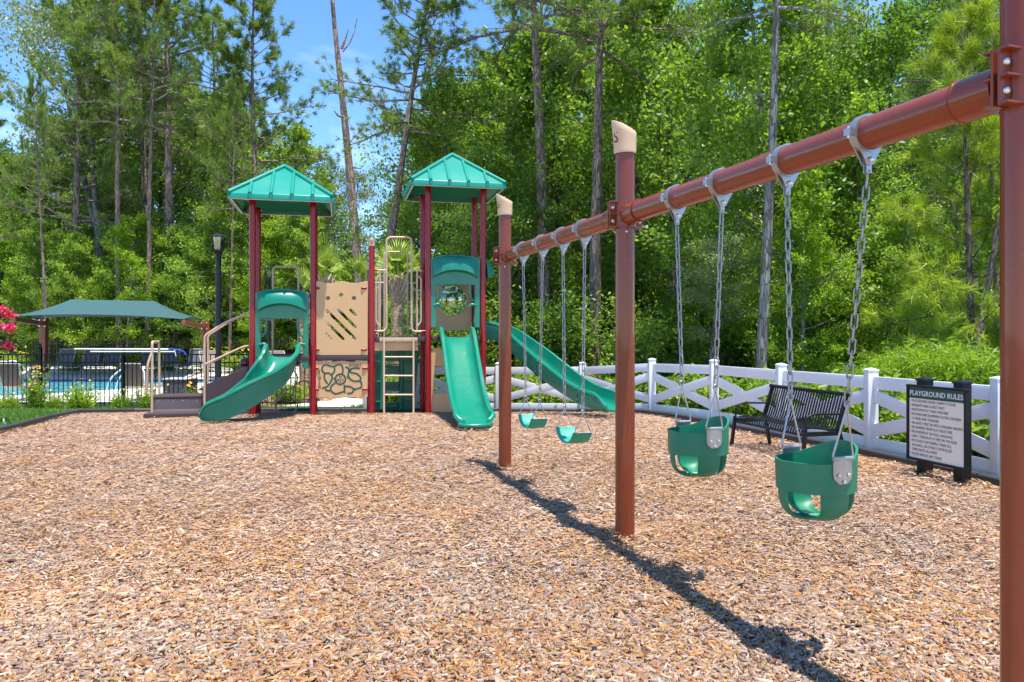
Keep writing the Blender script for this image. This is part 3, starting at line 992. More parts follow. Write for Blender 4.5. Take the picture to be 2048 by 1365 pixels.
for p in (S1, S2, S3):
    mb = MB()
    mb.lathe([(0.070, -0.25), (0.070, 2.80)], 40, p)
    post = frame.put(mb, 'post', M['brown'])
    side = Vector((-0.95, 0.2, 0)).normalized()
    cap = cap_mesh_s(0.0805, 2.79, side, 0.155, 'post_cap')
    cap.v = [tuple(Vector(v) + p) for v in cap.v]
    c = frame.put(cap, 'post_cap', M['cap_tan'], smooth=45)
    me = wrap_text('S', 0.115, 0.086, math.radians(212), 2.865, M['brown'], p.x, p.y)
    frame.put(me, 'emblem', None, parent=c)
    for k, sgn in enumerate((-1, 1)):                # clamp bracket and collar on each side that carries beam
        if (p is S1 and sgn < 0) or (p is S3 and sgn > 0): continue
        c0 = p + UP * BZ + bd * (sgn * 0.07)
        mb = MB()
        mb.cyl(c0, c0 + bd * (sgn * 0.17), 0.0785, seg=36)
        col = frame.put(mb, 'collar', M['brown'])
        mb = MB(); mb.tube([c0 + bd * sgn * 0.166 + (bs * math.cos(a) + UP * math.sin(a)) * 0.0785 for a in np.linspace(0, 2 * PI, 33)[:-1]], 0.0035, 6, closed=True)
        frame.put(mb, 'collar_lip', M['brown'], parent=col)
        for s2 in (0.3,):
            q = c0 + bd * (sgn * 0.12) + bs * (-0.0785 * math.cos(s2)) + UP * 0.0785 * math.sin(s2)
            nrm = (bs * -math.cos(s2) + UP * math.sin(s2)).normalized()
            mb = MB(); mb.cyl(q - nrm * 0.004, q + nrm * 0.006, 0.008, 0.006, 10)
            frame.put(mb, 'bolt', M['bolt'], parent=col)
    # saddle clamp: two half shells with flanges round the post
    for sgn in (-1, 1):
        mb = MB()
        rows = []
        for z in (BZ - 0.095, BZ + 0.095):
            rows.append([p + (bs * math.cos(a) + bd * sgn * math.sin(a)) * 0.073 + UP * z for a in np.linspace(0.22, PI - 0.22, 14)])
        mb.surf(rows, thick=0.012 * sgn)
        for s2 in (-1, 1):
            ctr = p + bs * (s2 * 0.098) + bd * (sgn * 0.013) + UP * BZ
            Mx = Matrix((bs, bd, UP)).transposed()
            mb.box(ctr, (0.062, 0.010, 0.19), Mx)
            mb.box(ctr + bd * (sgn * 0.018) + UP * 0.09, (0.062, 0.03, 0.008), Mx)
            mb.box(ctr + bd * (sgn * 0.018) - UP * 0.09, (0.062, 0.03, 0.008), Mx)
            mb.box(ctr + bd * (sgn * 0.018), (0.062, 0.03, 0.007), Mx)
        sh = frame.put(mb, 'clamp', M['brown'], smooth=40)
        for s2 in (-1, 1):
            for dz in (-0.048, 0.048):
                q = p + bs * (s2 * 0.104) + bd * (sgn * 0.018) + UP * (BZ + dz)
                mb = MB(); mb.lathe([(0.0145, 0), (0.0145, 0.004), (0.011, 0.009), (0.004, 0.0115)], 12, q, Matrix((bs, UP, bd * sgn)).transposed())
                frame.put(mb, 'bolt', M['bolt'], parent=sh)
    q = p + Vector((0, -0.0705, BZ - 0.125))
    mb = MB(); mb.lathe([(0.009, 0), (0.009, 0.004), (0.004, 0.008)], 10, q, Matrix.Rotation(PI / 2, 3, 'X'))
    frame.put(mb, 'bolt', M['bolt'], parent=post)
for a, b in ((S1, S2), (S2, S3)):
    mb = MB(); mb.cyl(a + bd * 0.09 + UP * BZ, b - bd * 0.09 + UP * BZ, BR, seg=40)
    frame.put(mb, 'beam', M['brown'])

HANG = {}
def hanger(c):
    mb = MB()
    prof = [(-0.021, 0.0), (0.021, 0.0), (0.021, 0.010), (-0.021, 0.010)]
    ring = [c + (bs * math.cos(a) + UP * math.sin(a)) * (BR + 0.001) for a in np.linspace(0, 2 * PI, 37)]
    rows = []
    for k in range(36):
        a = 2 * PI * k / 36
        rad = bs * math.cos(a) + UP * math.sin(a)
        rows.append([c + rad * (BR + 0.001 + h_) + bd * w_ for w_, h_ in prof])
    n = 36
    vs_ = [v for r in rows for v in r]
    fs = [(i * 4 + k, i * 4 + (k + 1) % 4, ((i + 1) % n) * 4 + (k + 1) % 4, ((i + 1) % n) * 4 + k) for i in range(n) for k in range(4)]
    mb.add(vs_, fs)
    # side lugs where the halves bolt together
    Mx = Matrix((bs, bd, UP)).transposed()
    for s in (-1, 1):
        mb.box(c + bs * (s * 0.093), (0.03, 0.038, 0.030), Mx)
    # tapering yoke under the beam
    pl = [(-0.079, -0.005), (-0.067, -0.046), (-0.028, -0.110), (-0.020, -0.130), (0.0, -0.137), (0.020, -0.130), (0.028, -0.110), (0.067, -0.046), (0.079, -0.005),
          (0.060, -0.045), (0.03, -0.068), (0.0, -0.075), (-0.03, -0.068), (-0.060, -0.045)]
    for off in (-0.017, 0.011):
        n0 = [c + bs * x + UP * z + bd * off for x, z in pl]
        n1 = [q + bd * 0.006 for q in n0]
        m = len(pl)
        mb.add(n0 + n1, [tuple(range(m))[::-1], tuple(range(m, 2 * m))] + [(k, (k + 1) % m, m + (k + 1) % m, m + k) for k in range(m)])
    o = frame.put(mb, 'hanger', M['steel'], smooth=40)
    b0 = c - UP * 0.114
    mb = MB(); mb.cyl(b0 - bd * 0.028, b0 + bd * 0.024, 0.007, seg=10)
    mb.lathe([(0.014, 0), (0.014, 0.008), (0.009, 0.011)], 6, b0 + bd * 0.017, Matrix((bs, UP, bd)).transposed())
    frame.put(mb, 'bolt', M['bolt'], parent=o)
    for s in (-1, 1):
        q = c + bs * (s * 0.098)
        mb = MB(); mb.cyl(q - UP * 0.026, q + UP * 0.024, 0.007, seg=8)
        frame.put(mb, 'bolt', M['bolt'], parent=o)
    return b0

fr = {'near_bucket': (S2, S3, 0.594, 0.768), 'far_bucket': (S2, S3, 0.242, 0.406), 'near_belt': (S2, S1, 0.25, 0.412), 'far_belt': (S2, S1, 0.59, 0.785)}
for k, (a, b, f0, f1) in fr.items():
    HANG[k] = [hanger(a.lerp(b, f) + UP * BZ) for f in (f0, f1)]

# ---------------------------------------------------------------- swings
def link_mesh():
    hl, hw, r = 0.030, 0.0115, 0.0043
    pts = [Vector((hw * math.cos(a), 0, hl - hw + hw * math.sin(a) + 0.004)) for a in np.linspace(0, PI, 6)]
    pts += [Vector((hw * math.cos(a), 0, -hl + hw + hw * math.sin(a) - 0.004)) for a in np.linspace(PI, 2 * PI, 6)]
    mb = MB(); mb.tube(pts, r, 5, closed=True)
    return mb.mesh('chain_link', M['chain'], 60)
LINK = link_mesh()
PITCH = 0.0545

def chain(th, top, bot):
    d = bot - top
    n = max(2, round(d.length / PITCH))
    q = d.to_track_quat('-Z', 'Y')
    for k in range(n):
        p = top.lerp(bot, (k + 0.5) / n)
        tw = Matrix.Rotation((k % 2) * PI / 2 + 0.35 + random.uniform(-.12, .12), 4, 'Z')
        o = obj('chain_link', LINK, th.root)
        o.matrix_local = th.inv @ Matrix.Translation(p) @ q.to_matrix().to_4x4() @ tw

def clevis(th, top):
    """pivot between hanger bolt and first link; returns where the chain starts"""
    Mx = Matrix((bs, bd, UP)).transposed()
    mb = MB()
    for s in (-1, 1):
        mb.box(top + bd * (s * 0.0085) - UP * 0.022, (0.026, 0.005, 0.068), Mx)
    mb.cyl(top - UP * 0.045 - bd * 0.018, top - UP * 0.045 + bd * 0.018, 0.006, seg=8)
    th.put(mb, 'clevis', M['steel'], bevel=0.002)
    return top - UP * 0.058

def triangle(th, apex, c, ax, w):
    """bent-rod triangle from apex to the two ends of its foot at c, along ax"""
    pts = rounded([apex, c - ax * w, c + ax * w, apex], 0.018, 5)
    mb = MB(); mb.tube(pts, 0.0048, 8)
    mb.tube([apex + UP * 0.012 + (ax * math.cos(a) + UP * math.sin(a)) * 0.014 for a in np.linspace(0, 2 * PI, 13)[:-1]], 0.0045, 6, closed=True)
    th.put(mb, 'triangle', M['steel'], smooth=60)

def bucket(name_key, label, c, seat_z):
    """full bucket seat: tall-backed ring with two crossing straps under it; c is the seat centre on the ground"""
    th = Thing('bucket_swing', (c.x, c.y, seat_z), label, 'swing', 'bucket swings on the near half of the frame')
    f = -(bs) if bs.x > 0 else bs                       # seat front, towards the left of the picture
    R = 0.168
    f2 = Matrix.Rotation(math.radians(-16), 3, 'Z') @ f; b2 = Matrix.Rotation(math.radians(-6), 3, 'Z') @ bd
    zc = seat_z
    def ring_pt(a, r, z): return c + (f * math.cos(a) + bd * math.sin(a)) * r + UP * z
    n = 48
    rows = []
    zb = zc + 0.150
    for t in np.linspace(0, 1, 7):
        row = []
        for k in range(n):
            a = 2 * PI * k / n
            back = max(0, -math.cos(a)) ** 1.6
            top = zc + 0.285 + 0.075 * back
            r = R * (1.0 + 0.025 * t) * (1 - 0.05 * abs(math.sin(a)))
            row.append(ring_pt(a, r, zb + (top - zb) * t))
        rows.append(row)
    mb = MB(); mb.surf(rows, thick=0.011, closed_u=True)
    ring = th.put(mb, 'seat_band', M['rubber_green'], smooth=50, bevel=0)
    for ax, wx, half, nm, inner in ((f2, f2.cross(UP), 0.046, 'crotch_strap', 0.0), (b2, b2.cross(UP), 0.070, 'side_strap', 0.006)):
        rows = []
        for ph in np.linspace(-0.10, PI + 0.10, 27):
            row = []
            for w in np.linspace(-1, 1, 9):
                y = w * half * (1.0 - 0.30 * math.sin(max(0, min(PI, ph))) ** 2)
                rx = math.sqrt(max(1e-4, (R - 0.004 - inner) ** 2 - y * y * 0.85))
                x = -rx * math.cos(ph)
                if 0 <= ph <= PI:
                    s_ = math.sin(ph)
                    z = zb + 0.004 - (zb - zc - inner) * (s_ ** 0.62) * (1 - 0.10 * abs(w) ** 3)
                    x = -rx * (abs(math.cos(ph)) ** 0.66) * (1 if math.cos(ph) > 0 else -1)
                else:
                    x = -rx * (1 if ph < 0 else -1); z = zb + 0.004 + (0.55 * (abs(ph) if ph < 0 else ph - PI))
                row.append(c + ax * x + wx * y + UP * z)
            rows.append(row)
        mb = MB(); mb.surf(rows, thick=0.010)
        th.put(mb, nm, M['rubber_green'], smooth=60)
    chains = sorted(HANG[name_key], key=lambda q: q.dot(bd))
    for s, top in zip((-1, 1), chains):
        # steel plate bolted to the band, with a rolled eye on top
        r0 = R * 0.975 + 0.012
        pw, zt, zl = 0.050, zc + 0.312, zc + 0.200
        rows = []
        for z in np.linspace(zl, zt, 6):
            k = min(1, (z - zl) / 0.03 + 0.001)
            hw = pw * (1 - (1 - min(1, (z - zl) / 0.035)) ** 2 * 0.55)
            rows.append([c + f * x + bd * (s * math.sqrt((r0 + 0.004) ** 2 - x * x)) + UP * z for x in np.linspace(-hw, hw, 7)])
        mb = MB(); mb.surf(rows, thick=0.0035 * s)
        yb = math.sqrt(r0 ** 2 - pw ** 2)
        mb.cyl(c - f * pw + bd * (s * (r0 - 0.004)) + UP * zt, c + f * pw + bd * (s * (r0 - 0.004)) + UP * zt, 0.0095, seg=10)
        pl = th.put(mb, 'hinge_plate', M['steel'], smooth=50)
        for x, z in ((-0.026, zc + 0.240), (0.026, zc + 0.240), (0.0, zc + 0.210)):
            q = c + f * x + bd * (s * (math.sqrt((r0 + 0.0075) ** 2 - x * x))) + UP * z
            mb = MB(); mb.lathe([(0.0085, 0), (0.0075, 0.003), (0.003, 0.005)], 10, q, Matrix((f, UP, bd * s)).transposed())
            th.put(mb, 'rivet', M['bolt'], parent=pl)
        foot = c + bd * (s * (r0 - 0.004)) + UP * (zt + 0.002)
        start = clevis(th, top)
        v = start - foot
        apex = foot + v * (0.225 / max(v.length, 1e-3))
        triangle(th, apex, foot, f, 0.056)
        chain(th, start, apex + UP * 0.02)

def mid_of(k):
    a, b, f0, f1 = fr[k]
    return a.lerp(b, (f0 + f1) / 2)
bucket('near_bucket', 'green bucket swing nearest the camera, hanging in front of the rules sign', mid_of('near_bucket') + Vector((-0.04, 0, 0)), 0.640)
bucket('far_bucket', 'green bucket swing just right of the middle brown post, left of the bench', mid_of('far_bucket'), 0.640)

def belt(name_key, label, c, z0):
    th = Thing('belt_swing', (c.x, c.y, z0), label, 'swing', 'belt swings on the far half of the frame')
    W, half = 0.085, 0.235
    rows = []
    for t in np.linspace(-1, 1, 21):
        # sagging belt: nearly flat middle, ends turned up
        s_ = t * half * (1 - 0.14 * t * t)
        z = z0 + 0.105 * abs(t) ** 2.2
        rows.append([c + bd * s_ + bs * (w * W) + UP * (z - 0.006 * (1 - abs(w)) ) for w in (-1, -0.85, 0, 0.85, 1)])
    mb = MB(); mb.surf(rows, thick=0.011)
    b = th.put(mb, 'belt_seat', M['belt_green'], smooth=50)
    pts = []
    s0, s1 = -0.20, -0.135
    lb = MB()
    rr = []
    for s_ in np.linspace(s0, s1, 4):
        t = s_ / half * 1.08
        z = z0 + 0.105 * abs(t) ** 2.2
        rr.append([c + bd * s_ + bs * x + UP * (z + 0.0055) for x in (-0.03, 0.045)])
    lb.surf(rr, thick=0.001)
    th.put(lb, 'warning_label', M['sign_white'], parent=b)
    chains = sorted(HANG[name_key], key=lambda q: q.dot(bd))
    for s, top in zip((-1, 1), chains):
        foot = c + bd * (s * half * 0.85) + UP * (z0 + 0.108)
        start = clevis(th, top)
        v = start - foot
        apex = foot + v * (0.16 / v.length)
        triangle(th, apex, foot, bs, 0.075)
        chain(th, start, apex + UP * 0.02)
belt('near_belt', 'green belt swing between the far post and the middle post, nearer one', mid_of('near_belt'), 0.575)
belt('far_belt', 'green belt swing closest to the far brown post and the slides', mid_of('far_belt'), 0.575)

# ---------------------------------------------------------------- slatted bench
def bench():
    o0 = Vector((2.97, 9.95, 0.0)); e1 = Vector((0.262, -0.965, 0)).normalized()
    rz = math.atan2(e1.y, e1.x)
    th = Thing('park_bench', tuple(o0), 'black metal bench with curved slats standing by the white fence', 'bench', rz=rz)
    L = 1.45
    path = catmull([(0, -0.005, 0.335), (0, 0.015, 0.385), (0, 0.06, 0.405), (0, 0.20, 0.395), (0, 0.35, 0.375), (0, 0.425, 0.40), (0, 0.465, 0.49), (0, 0.51, 0.64), (0, 0.555, 0.785)], 5)
    sm = MB()
    prof = [(-0.0125, -0.004), (0.0125, -0.004), (0.0125, 0.004), (-0.0125, 0.004)]
    ups = []
    for i in range(len(path)):
        t = path[min(i + 1, len(path) - 1)] - path[max(i - 1, 0)]
        ups.append(Vector((1, 0, 0)).cross(t).normalized())
    sm.sweep(path, prof, ups=ups)
    slat = sm.mesh('slat', M['black'], 50)
    n = 29
    for k in range(n):
        obj('slat', slat, th.root, (0.035 + (L - 0.07) * k / (n - 1), 0, 0))
    def part(fn, nm, parent=None):
        mb = MB(); fn(mb)
        return th.put(mb, nm, M['black'], parent=parent, world=False, smooth=50)
    def toprail(m):
        m.cyl((-0.03, 0.56, 0.79), (L + 0.03, 0.56, 0.79), 0.023, seg=14)
        m.lathe([(0.027, 0), (0.03, 0.012), (0.02, 0.024)], 12, (L + 0.03, 0.56, 0.79), Matrix.Rotation(PI / 2, 3, 'Y'))
        m.lathe([(0.027, 0), (0.03, 0.012), (0.02, 0.024)], 12, (-0.03, 0.56, 0.79), Matrix.Rotation(-PI / 2, 3, 'Y'))
    part(toprail, 'top_rail')
    part(lambda m: m.cyl((0, 0.0, 0.33), (L, 0.0, 0.33), 0.016, seg=10), 'front_rail')
    part(lambda m: m.cyl((0, 0.40, 0.37), (L, 0.40, 0.37), 0.016, seg=10), 'rear_rail')
    for x in (0.0, L):
        sx = -1 if x == 0 else 1
        part(lambda m: m.tube(rounded([(x, 0.0, 0.37), (x, -0.01, 0.53), (x, 0.10, 0.575), (x, 0.48, 0.565)], 0.06), 0.013, 8), 'arm_rest')
        part(lambda m: m.bar((x, -0.01, 0.40), (x + 0.02 * sx, -0.055, 0.0), 0.045, 0.03, Vector((0, 1, 0))), 'leg')
        part(lambda m: m.bar((x, 0.555, 0.79), (x, 0.42, 0.39), 0.035, 0.03, Vector((0, 1, 0))), 'back_stile')
        part(lambda m: m.bar((x, 0.44, 0.40), (x + 0.02 * sx, 0.53, 0.0), 0.045, 0.03, Vector((0, 1, 0))), 'leg')
        part(lambda m: m.bar((x, -0.01, 0.345), (x, 0.45, 0.345), 0.03, 0.05), 'seat_bracket')
bench()

# ---------------------------------------------------------------- rules sign
def rules_sign():
    p0, p1 = Vector((4.347, 7.895, 0)), Vector((4.46, 7.426, 0))
    e = (p1 - p0).normalized()
    rz = math.atan2(e.y, e.x)
    th = Thing('rules_sign', tuple(p0), 'cream and green playground rules sign on two black posts by the fence', 'sign', rz=rz)
    gap = (p1 - p0).length
    for x in (0.0, gap):
        mb = MB(); mb.box((x, 0, 0.45), (0.112, 0.112, 1.10))
        p = th.put(mb, 'post', M['sign_black'], world=False, bevel=0.006)
        mb = MB(); mb.lathe([(0.092, 0), (0.092, 0.020), (0.012, 0.048)], 4, (x, 0, 1.0), Matrix.Rotation(PI / 4, 3, 'Z'))
        th.put(mb, 'post_cap', M['navy'], parent=p, world=False, smooth=0)
    x0, x1, z0, z1 = -0.13, 0.60, 0.185, 0.935
    yb = -0.058
    mb = MB(); mb.box(((x0 + x1) / 2, yb - 0.012, (z0 + z1) / 2), (x1 - x0, 0.024, z1 - z0))
    board = th.put(mb, 'panel', M['sign_cream'], world=False)
    fw = 0.026
    for nm, c, d in (('frame', ((x0 + x1) / 2, yb - 0.019, z1 + fw / 2 - 0.004), (x1 - x0 + 2 * fw, 0.046, fw)), ('frame', ((x0 + x1) / 2, yb - 0.019, z0 - fw / 2 + 0.004), (x1 - x0 + 2 * fw, 0.046, fw)),
                     ('frame', (x0 - fw / 2 + 0.004, yb - 0.019, (z0 + z1) / 2), (fw, 0.045, z1 - z0 - 0.008)), ('frame', (x1 + fw / 2 - 0.004, yb - 0.019, (z0 + z1) / 2), (fw, 0.045, z1 - z0 - 0.008))):
        mb = MB(); mb.box(c, d)
        th.put(mb, nm, M['sign_black'], parent=board, world=False, bevel=0.004)
    hb = 0.112
    mb = MB(); mb.box(((x0 + x1) / 2, yb - 0.0265, z1 - hb / 2 - 0.006), (x1 - x0 - 0.016, 0.006, hb))
    th.put(mb, 'header', M['sign_green'], parent=board, world=False)
    yt = yb - 0.031
    def fit(body, width, size, x, z, mtl, align='LEFT', off=0.0, nm='lettering', y=None):
        me = text_mesh(body, size, mtl, 0.0008, align, offset=off, name=nm)
        w = max(v.co.x for v in me.vertices) - min(v.co.x for v in me.vertices)
        k = width / w if width else 1
        me.transform(Matrix.Translation((x, yt if y is None else y, z)) @ Matrix.Diagonal((k, 1, 1, 1)))
        th.put(me, nm, None, parent=board, world=False)
    serif_title(th, board, 'PLAYGROUND RULES', x0 + 0.022, x1 - 0.018, z1 - 0.088, 0.066, yt - 0.0008)
    lines = ['• PLAYGROUND HOURS: DAWN TO DUSK', '• RESIDENTS AND GUESTS ONLY', '• PARTICIPATE AT YOUR OWN RISK', '• PLAYGROUND EQUIPMENT IS FOR CHILDREN', '  12 YEARS AND YOUNGER',
             '• AN ADULT MUST BE WITH CHILDREN UNDER 5', '• NO JUMPING FROM PLAY STRUCTURE', '• NO HORSEPLAY OR FOUL LANGUAGE', '• ONLY 1 PERSON AT A TIME ON THE SLIDE', '• NO GLASS CONTAINERS, TOBACCO,',
             '  ALCOHOL, OR OTHER CONTROLLED', '  SUBSTANCES ALLOWED', '• PLEASE REMOVE ANY TRASH']
    zz = z1 - hb - 0.048
    for t in lines:
        ind = 0.022 if t.startswith('  ') else 0.0
        body = t.strip()
        me = text_mesh(body, 0.041, M['sign_ink'], 0.0007, 'LEFT', sx=0.755, offset=0.0)
        me.transform(Matrix.Translation((x0 + 0.022 + ind, yb - 0.0252, zz)))
        th.put(me, 'lettering', None, parent=board, world=False)
        zz -= 0.0465

def serif_title(th, parent, body, xa, xb, z, size, y):
    """upper-case letters with slab serifs added at the feet and heads of their stems"""
    me = text_mesh(body, size, M['sign_white'], 0.0008, 'LEFT', offset=0.0004)
    xs = [v.co.x for v in me.vertices]
    k = (xb - xa) / (max(xs) - min(xs))
    me.transform(Matrix.Translation((xa - min(xs) * k, y, z)) @ Matrix.Diagonal((k, 1, 1.12, 1)))
    th.put(me, 'lettering', None, parent=parent, world=False)
    # serifs: place short bars where vertical strokes reach the base line and cap line
    zs = [v.co.z for v in me.vertices]
    for edge, sg in ((min(zs), 1), (max(zs), -1)):
        pts = sorted(v.co.x for v in me.vertices if abs(v.co.z - edge) < 0.0009)
        runs = []
        for x in pts:
            if runs and x - runs[-1][1] < 0.009: runs[-1][1] = x
            else: runs.append([x, x])
        mb = MB()
        for a, b in runs:
            if 0.002 < b - a < 0.012:
                c = (a + b) / 2
                mb.box((c, y - 0.0004, edge + sg * 0.0012 + 0.0013 * sg), (b - a + 0.0075, 0.0012, 0.0030))
        if mb.v:
            th.put(mb, 'lettering', M['sign_white'], parent=parent, world=False, smooth=0)
rules_sign()

# ================================================================== play structure
TH = math.radians(13.0)
PO = Vector((-4.706, 13.6, 0))
pu = Vector((math.cos(TH), math.sin(TH), 0)); pv = Vector((-math.sin(TH), math.cos(TH), 0))
SP, DP = 1.063, 0.95

def at(px, py, b):
    """local (a, z) of a photo pixel on the structure's plane at depth b"""
    d = Vector(((px - CX) / F, 1, -(py - HOR) / F))
    t = (b + PO.dot(pv)) / d.dot(pv)
    w = Vector((0, 0, H)) + d * t
    return (w - PO).dot(pu), w.z
def at3(px, py, b):
    a, z = at(px, py, b)
    return Vector((a, b, z))

play = Thing('play_structure', tuple(PO), 'maroon and tan playground structure with two green roofed towers and three green slides', 'play structure', rz=TH)
def pp(mb, nm, mtl, parent=None, bevel=0, smooth=35, label=None):
    return play.put(mb, nm, mtl, parent, bevel, smooth, world=False, label=label)
def tubes(nm, mtl, *paths, r=0.016, parent=None, seg=10):
    o = None
    for p in paths:
        mb = MB(); mb.tube(p, r, seg); o = pp(mb, nm, mtl, parent, smooth=60)
    return o

# posts -----------------------------------------------------------
def play_post(a, b, top, cap=False):
    mb = MB(); mb.lathe([(0.057, -0.45), (0.057, top)], 24, (a, b, 0))
    o = pp(mb, 'post', M['maroon'])
    if cap:
        cm = cap_mesh_s(0.061, top - 0.01, Vector((0.0, -1, 0)), 0.11, 'cap')
        cm.v = [(v[0] + a, v[1] + b, top - 0.01 + (v[2] - top + 0.01) * 0.62 + 0) for v in cm.v]
        c = pp(cm, 'post_cap', M['cap_tan'], o, smooth=45)
        me = wrap_text('S', 0.088, 0.0665, math.radians(270), top + 0.028, M['brown'], a, b)
        play.put(me, 'emblem', None, parent=c, world=False)
    return o
for a in (0, SP):
    for b in (0, DP): play_post(a, b, 3.93)
for a in (3 * SP, 4 * SP):
    for b in (0, DP): play_post(a, b, 4.30)
play_post(2 * SP, 0, at(741, 492, 0)[1], True)
play_post(2 * SP, DP, at(734, 540, DP)[1], True)

# pyramid roofs ----------------------------------------------------
def tower_roof(ac, bc, ze, zp, label):
    hs = 0.905
    mb = MB()
    fas = 0.095
    # fascia skirt, then four panels; underside is the same shell seen from below
    ring0 = [Vector((ac + sx * hs, bc + sy * hs, ze)) for sx, sy in ((-1, -1), (1, -1), (1, 1), (-1, 1))]
    ring1 = [Vector((ac + sx * (hs - 0.015), bc + sy * (hs - 0.015), ze + fas)) for sx, sy in ((-1, -1), (1, -1), (1, 1), (-1, 1))]
    rin = [Vector((ac + sx * (hs - 0.05), bc + sy * (hs - 0.05), ze)) for sx, sy in ((-1, -1), (1, -1), (1, 1), (-1, 1))]
    rin2 = [Vector((ac + sx * (hs - 0.06), bc + sy * (hs - 0.06), ze + fas * 0.6)) for sx, sy in ((-1, -1), (1, -1), (1, 1), (-1, 1))]
    apex = Vector((ac, bc, zp - 0.02)); apin = Vector((ac, bc, zp - 0.06))
    vs_ = ring0 + ring1 + rin + rin2 + [apex, apin]
    fs = []
    for k in range(4):
        l = (k + 1) % 4
        fs += [(k, l, 4 + l, 4 + k), (4 + k, 4 + l, 16), (8 + k, 12 + k, 12 + l, 8 + l), (k, 8 + k, 8 + l, l), (12 + k, 17, 12 + l)]
    mb.add(vs_, fs)
    roof = pp(mb, 'roof', M['roof_green'], bevel=0.006, smooth=30, label=label)
    for k in range(4):                                   # hip rolls
        m2 = MB(); m2.tube([ring1[k] + (apex - ring1[k]) * t + UP * 0.008 for t in (0.0, 0.5, 1.0)], 0.042, 10)
        pp(m2, 'hip_roll', M['roof_green'], roof, smooth=60)
        l = (k + 1) % 4
        e0, e1 = ring1[k], ring1[l]
        for f in (0.20, 0.40, 0.60, 0.80):               # standing ribs from the eave up to the hip
            base = e0.lerp(e1, f)
            tt = 2 * min(f, 1 - f)
            inward = (Vector((ac, bc, 0)) - Vector(((e0 + e1).x / 2, (e0 + e1).y / 2, 0))).normalized()
            slope = (apex - (e0 + e1) / 2)
            top = base + slope * (tt - 0.015)
            m2 = MB(); m2.tube([base - slope * 0.004 + UP * 0.004, top + UP * 0.004], [0.034, 0.030], 10)
            m2.lathe([(0.032, -0.09), (0.034, 0.0)], 10, base - inward * 0.004)
            pp(m2, 'rib', M['roof_green'], roof, smooth=60)
    for k in range(4):                                   # pale flange along the eave
        l = (k + 1) % 4
        m2 = MB(); d_ = (rin[l] - rin[k]).normalized() * 0.02; m2.bar(rin[k] + d_ - UP * 0.004, rin[l] - d_ - UP * 0.004, 0.022, 0.012)
        pp(m2, 'eave_flange', M['sign_white'], roof)
    for sx, sy in ((-1, -1), (1, -1), (1, 1), (-1, 1)):  # brackets from posts to roof
        m2 = MB(); q = Vector((ac + sx * SP / 2, bc + sy * DP / 2, ze + 0.03))
        m2.bar(q, q + Vector((sx * 0.33, sy * 0.38, 0.02)), 0.05, 0.012)
        m2.box((q.x, q.y, ze + 0.02), (0.14, 0.14, 0.012))
        pp(m2, 'roof_bracket', M['maroon'], roof)
za, zb_ = at(562, 400, -0.42)[1], at(562, 331, DP / 2)[1]
tower_roof(SP / 2, DP / 2, za, zb_, 'teal green ribbed pyramid roof of the lower tower above the curved slide')
za, zb_ = at(913, 373, -0.42)[1], at(913, 309, DP / 2)[1]
tower_roof(3.5 * SP, DP / 2, za, zb_, 'teal green ribbed pyramid roof of the taller tower above the straight slide')

# decks ------------------------------------------------------------
ZL = at(680, 712, -0.03)[1]; ZR = at(795, 674, -0.03)[1]
def deck(a0, a1, z, holes=True):
    mb = MB(); mb.box(((a0 + a1) / 2, DP / 2, z - 0.045), (a1 - a0, DP + 0.07, 0.09))
    d = pp(mb, 'deck', M['deck'], bevel=0.008)
    if holes:
        for f in (0.06, 0.16, 0.26, 0.42, 0.58, 0.74, 0.84, 0.94):
            m2 = MB(); m2.cyl((a0 + (a1 - a0) * f, -0.0375, z - 0.045), (a0 + (a1 - a0) * f, -0.034, z - 0.045), 0.011, seg=8)
            pp(m2, 'deck_hole', M['sign_ink'], d)
deck(0.062, SP - 0.062, ZL, False); deck(SP + 0.062, 2 * SP - 0.062, ZL)
deck(2 * SP + 0.062, 3 * SP - 0.062, ZR); deck(3 * SP + 0.062, 4 * SP - 0.062, ZR)

# tan sheet panels ---------------------------------------------------
def clamp_tabs(parent, pts, b=0.0):
    for px, py in pts:
        q = at3(px, py, b)
        sgn = 1 if min(abs(q.x - k * SP) * (1 if q.x > k * SP else 9) for k in range(5)) < 0.2 and any(0 < q.x - k * SP < 0.2 for k in range(5)) else -1
        mb = MB(); mb.tube([q + Vector((-0.05 * sgn, 0.0, 0)), q + Vector((0.03 * sgn, -0.02, 0)), q + Vector((0.055 * sgn, -0.02, 0))], [0.024, 0.026, 0.018], 10)
        pp(mb, 'clamp', M['maroon'], parent, smooth=60)
def wavy_top(px0, px1, py, amp, b, n=24, per=2.0):
    return [at(px0 + (px1 - px0) * t, py - amp * math.cos(2 * PI * (t - 0.5) * per), b) for t in np.linspace(0, 1, n)]
def slot(p, q, w, b):
    a = Vector(at(p[0], p[1], b)); c = Vector(at(q[0], q[1], b))
    d = (c - a).normalized(); n = Vector((-d.y, d.x))
    out = []
    ang = math.atan2(d.y, d.x)
    for k in range(9):
        t = ang + PI / 2 + PI * k / 8
        out.append((a.x + w * math.cos(t), a.y + w * math.sin(t)))
    for k in range(9):
        t = ang - PI / 2 + PI * k / 8
        out.append((c.x + w * math.cos(t), c.y + w * math.sin(t)))
    return out
def circ(px, py, r, b, n=20):
    a, z = at(px, py, b)
    return [(a + r * math.cos(2 * PI * k / n), z + r * math.sin(2 * PI * k / n)) for k in range(n)]

